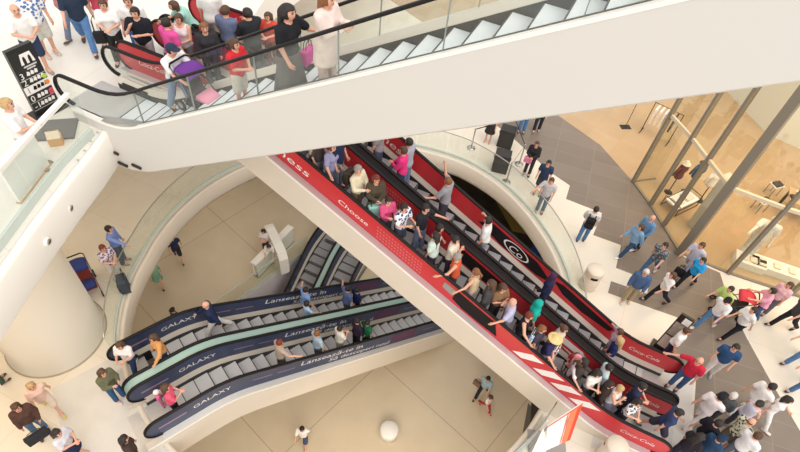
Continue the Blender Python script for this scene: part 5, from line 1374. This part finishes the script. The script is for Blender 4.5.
person((8.43, 7.72, 0.012), -140, 1.76, 'pl', 'm', 'T:cf2f45', 'P:4a6a95', 'b:k', '3a302b', 'bald man in red t-shirt and jeans leaning on the escalator end', 'shoppers at the red escalator landing', wide=1.05)
person((9.54, 8.26, 0.012), -120, 1.76, 'st2', 'm', 'T:33527a', 'P:f0ebe6', 's:k', '8a9fb0', 'man in blue t-shirt and white trousers coming across the granite floor', 'shoppers at the red escalator landing', wide=1.05)
person((8.29, 8.63, 0.012), -40, 1.68, 'st', 'm', 'T:f3efea', 'S:2a2f44', 's:b', '2b2624', 'man in white t-shirt and navy shorts beside the black poster board', 'shoppers at the red escalator landing', wide=1.05)
person((12.39, 9.12, 0.012), -165, 1.74, 'wk', 'm', 'T:7f8fa6', 'P:5f86b4', 's:k', '35302c', 'person in blue jeans and dark shoes, upper body outside the frame', 'shoppers at the red escalator landing', wide=1.05)
person((12.19, 8.20, 0.012), -165, 1.72, 'wk', 'f', 'T:7f8fa6', 'P:54779f', 's:k', '35302c', 'second person in jeans at the frame edge below the first', 'shoppers at the red escalator landing', wide=1.05)
person((10.19, 7.23, 0.012), 15, 1.72, 'wk', 'm', 'T:f4f0ec', 'P:f0ece8', 's:k', 'd8d2cc', 'man in white t-shirt and white trousers next to the long haired woman', 'shoppers at the red escalator landing', wide=1.05)
person((10.55, 6.98, 0.012), -40, 1.66, 'wl', 'f', 'T:f4f0ee', 'P:f2eeea', 'l:k', 'f0d8d8', 'woman all in white with long dark brown hair walking', 'shoppers at the red escalator landing', wide=1.05)
person((9.72, 6.71, 0.012), 20, 1.64, 'hf', 'f', 'N:d9d6e6', 'P:4a4a58', 'n:k', '5a4a44', 'woman in pale lilac tank top with dark tied hair', 'shoppers at the red escalator landing', wide=1.05)
person((9.30, 6.17, 0.012), 10, 1.70, 'st2', 'm', 'T:cfc8ae/3a3f3a', 'S:6a6250', 'b:r', '5a4a44', 'bald man in shirt with a dark leaf pattern', 'shoppers at the red escalator landing', wide=1.05)
person((9.31, 5.80, 0.012), 20, 1.74, 'st', 'm', 'T:f3eff0', 'P:6a7080', 's:b', '4a3a30', 'man in plain white t-shirt at the frame bottom', 'shoppers at the red escalator landing', wide=1.05)
person((8.38, 5.63, 0.012), 20, 1.68, 'st', 'f', 'T:2f4a6a', 'P:3a4a66', 'k:26364f+s:b', '3a302b', 'person in navy t-shirt and navy cap at the frame bottom', 'shoppers at the red escalator landing', wide=1.05)
person((8.42, 6.02, 0.012), 20, 1.72, 'wk', 'm', 'T:24232a', 'P:3f5f88', 's:k', '4a4440', 'man in black t-shirt and jeans lunging over the granite floor', 'shoppers at the red escalator landing', wide=1.05)
person((8.70, 6.73, 0.012), 30, 1.72, 'wk', 'm', 'T:f3e6e6', 'P:efe4e2', 'k:26242a+s:k', 'd0b8a8', 'man in pale pink white outfit and black cap', 'shoppers at the red escalator landing', wide=1.05)
person((9.10, 6.85, 0.012), 40, 1.62, 'st', 'f', 'J:4f5254', 'P:4a4850', 's:w', '4a4440', 'white haired woman in grey jacket ahead of the pale pink outfit', 'shoppers at the red escalator landing', wide=1.05)
person((7.46, 6.20, 0.012), -20, 1.74, 'wl', 'm', 'T:3a4468', 'S:4a4a5a', 's:k', '3f6a44', 'man in navy t-shirt, shorts and green sandals leaving the escalator', 'shoppers at the red escalator landing', wide=1.05)
person((7.88, 5.62, 0.012), 20, 1.68, 'st', 'f', 'T:2e2830', 'P:3a3440', 'l:k', '3a302b', 'woman with dark hair and black top crowded beside the jeans man', 'shoppers at the red escalator landing', wide=1.05)
stroller((-4.41, 9.12, 6.817), -2.007, '6a2f8a', 'purple hooded stroller with pink blanket on the white escalator landing', 'f2a0b8', '3a3238')
stroller((10.80, 10.66, 0.012), 1.222, 'd8404a', 'red hooded stroller pushed past the shop window', 'e0505a', '3a3836')
stroller((-8.95, 8.50, 0.012), -2.443, '2f3a7a', 'folded blue stroller standing beside the cream column', '2f3a7a', '8a3a30')
suitcase((-7.91, 8.61, 0.012), -1.047, '4a5058', 'dark grey suitcase standing beside the woman in floral blouse')
bag('handbag', 'bright magenta bag hanging from the hand of the black haired woman', 'bag', (-1.90, 8.08, 9.006), -1.920, (0.3, 0.12, 0.28), 'ee4fb0', 0.16)
bag('shopping_bag', 'mint green shopping bag carried by the copper haired woman', 'bag', (-0.64, 8.89, 4.459), -2.793, (0.36, 0.14, 0.34), 'a5d6cc', 0.14)
bag('shoulder_bag', 'pale floral shoulder bag carried by the straw hat woman', 'bag', (4.42, 7.34, 1.658), -2.094, (0.34, 0.14, 0.32), 'e9ddd6/8a5a6a', 0.22)
bag('shopping_bag', 'white and blue carrier bag held by the woman in black', 'bag', (3.65, 7.31, 2.248), -2.007, (0.32, 0.1, 0.38), 'e6ebf0/7aa0cc', 0.12)
bag('briefcase', 'flat black case carried by the woman in brown jacket', 'bag', (-7.86, 3.98, 0.512), -2.269, (0.5, 0.12, 0.34), '35353a', 0.1)
bag('backpack', 'black backpack on the man in blue jeans on bright tiles', 'backpack', (6.25, 12.64, 0.992), -0.349, (0.3, 0.17, 0.42), '242326', 0.06)
bag('backpack', 'dark backpack worn by the grey haired man in cream', 'backpack', (-1.36, 9.31, 5.029), -2.094, (0.28, 0.15, 0.4), '4a4038', 0.06)
bag('backpack', 'dark grey backpack worn by the long brown haired woman', 'backpack', (-5.01, 11.39, 7.000), -2.618, (0.3, 0.17, 0.42), '3f4448', 0.06)
bag('handbag', 'pink handbag held by the woman in black jacket', 'bag', (4.42, 15.73, 0.812), -3.491, (0.3, 0.14, 0.24), 'e58aa8', 0.12)
bag('handbag', 'black bag carried low by the person in sky blue', 'bag', (9.34, 11.64, 0.312), -3.752, (0.32, 0.14, 0.3), '26242a', 0.2)
bag('shoulder_bag', 'brown bag held by the person in grey teal', 'bag', (3.68, 9.58, -5.300), -3.665, (0.3, 0.16, 0.26), '8a6a58', 0.18)
bag('shoulder_bag', 'black shoulder bag of the woman in white t-shirt', 'bag', (-7.68, 11.32, 6.670), -2.827, (0.26, 0.12, 0.3), '2b2a2e', 0.4)
bag('shopping_bag', 'grey bag beside the brown coat at the frame bottom', 'bag', (-5.22, 3.67, 0.312), -0.873, (0.34, 0.16, 0.4), '8f8a86', 0.14)
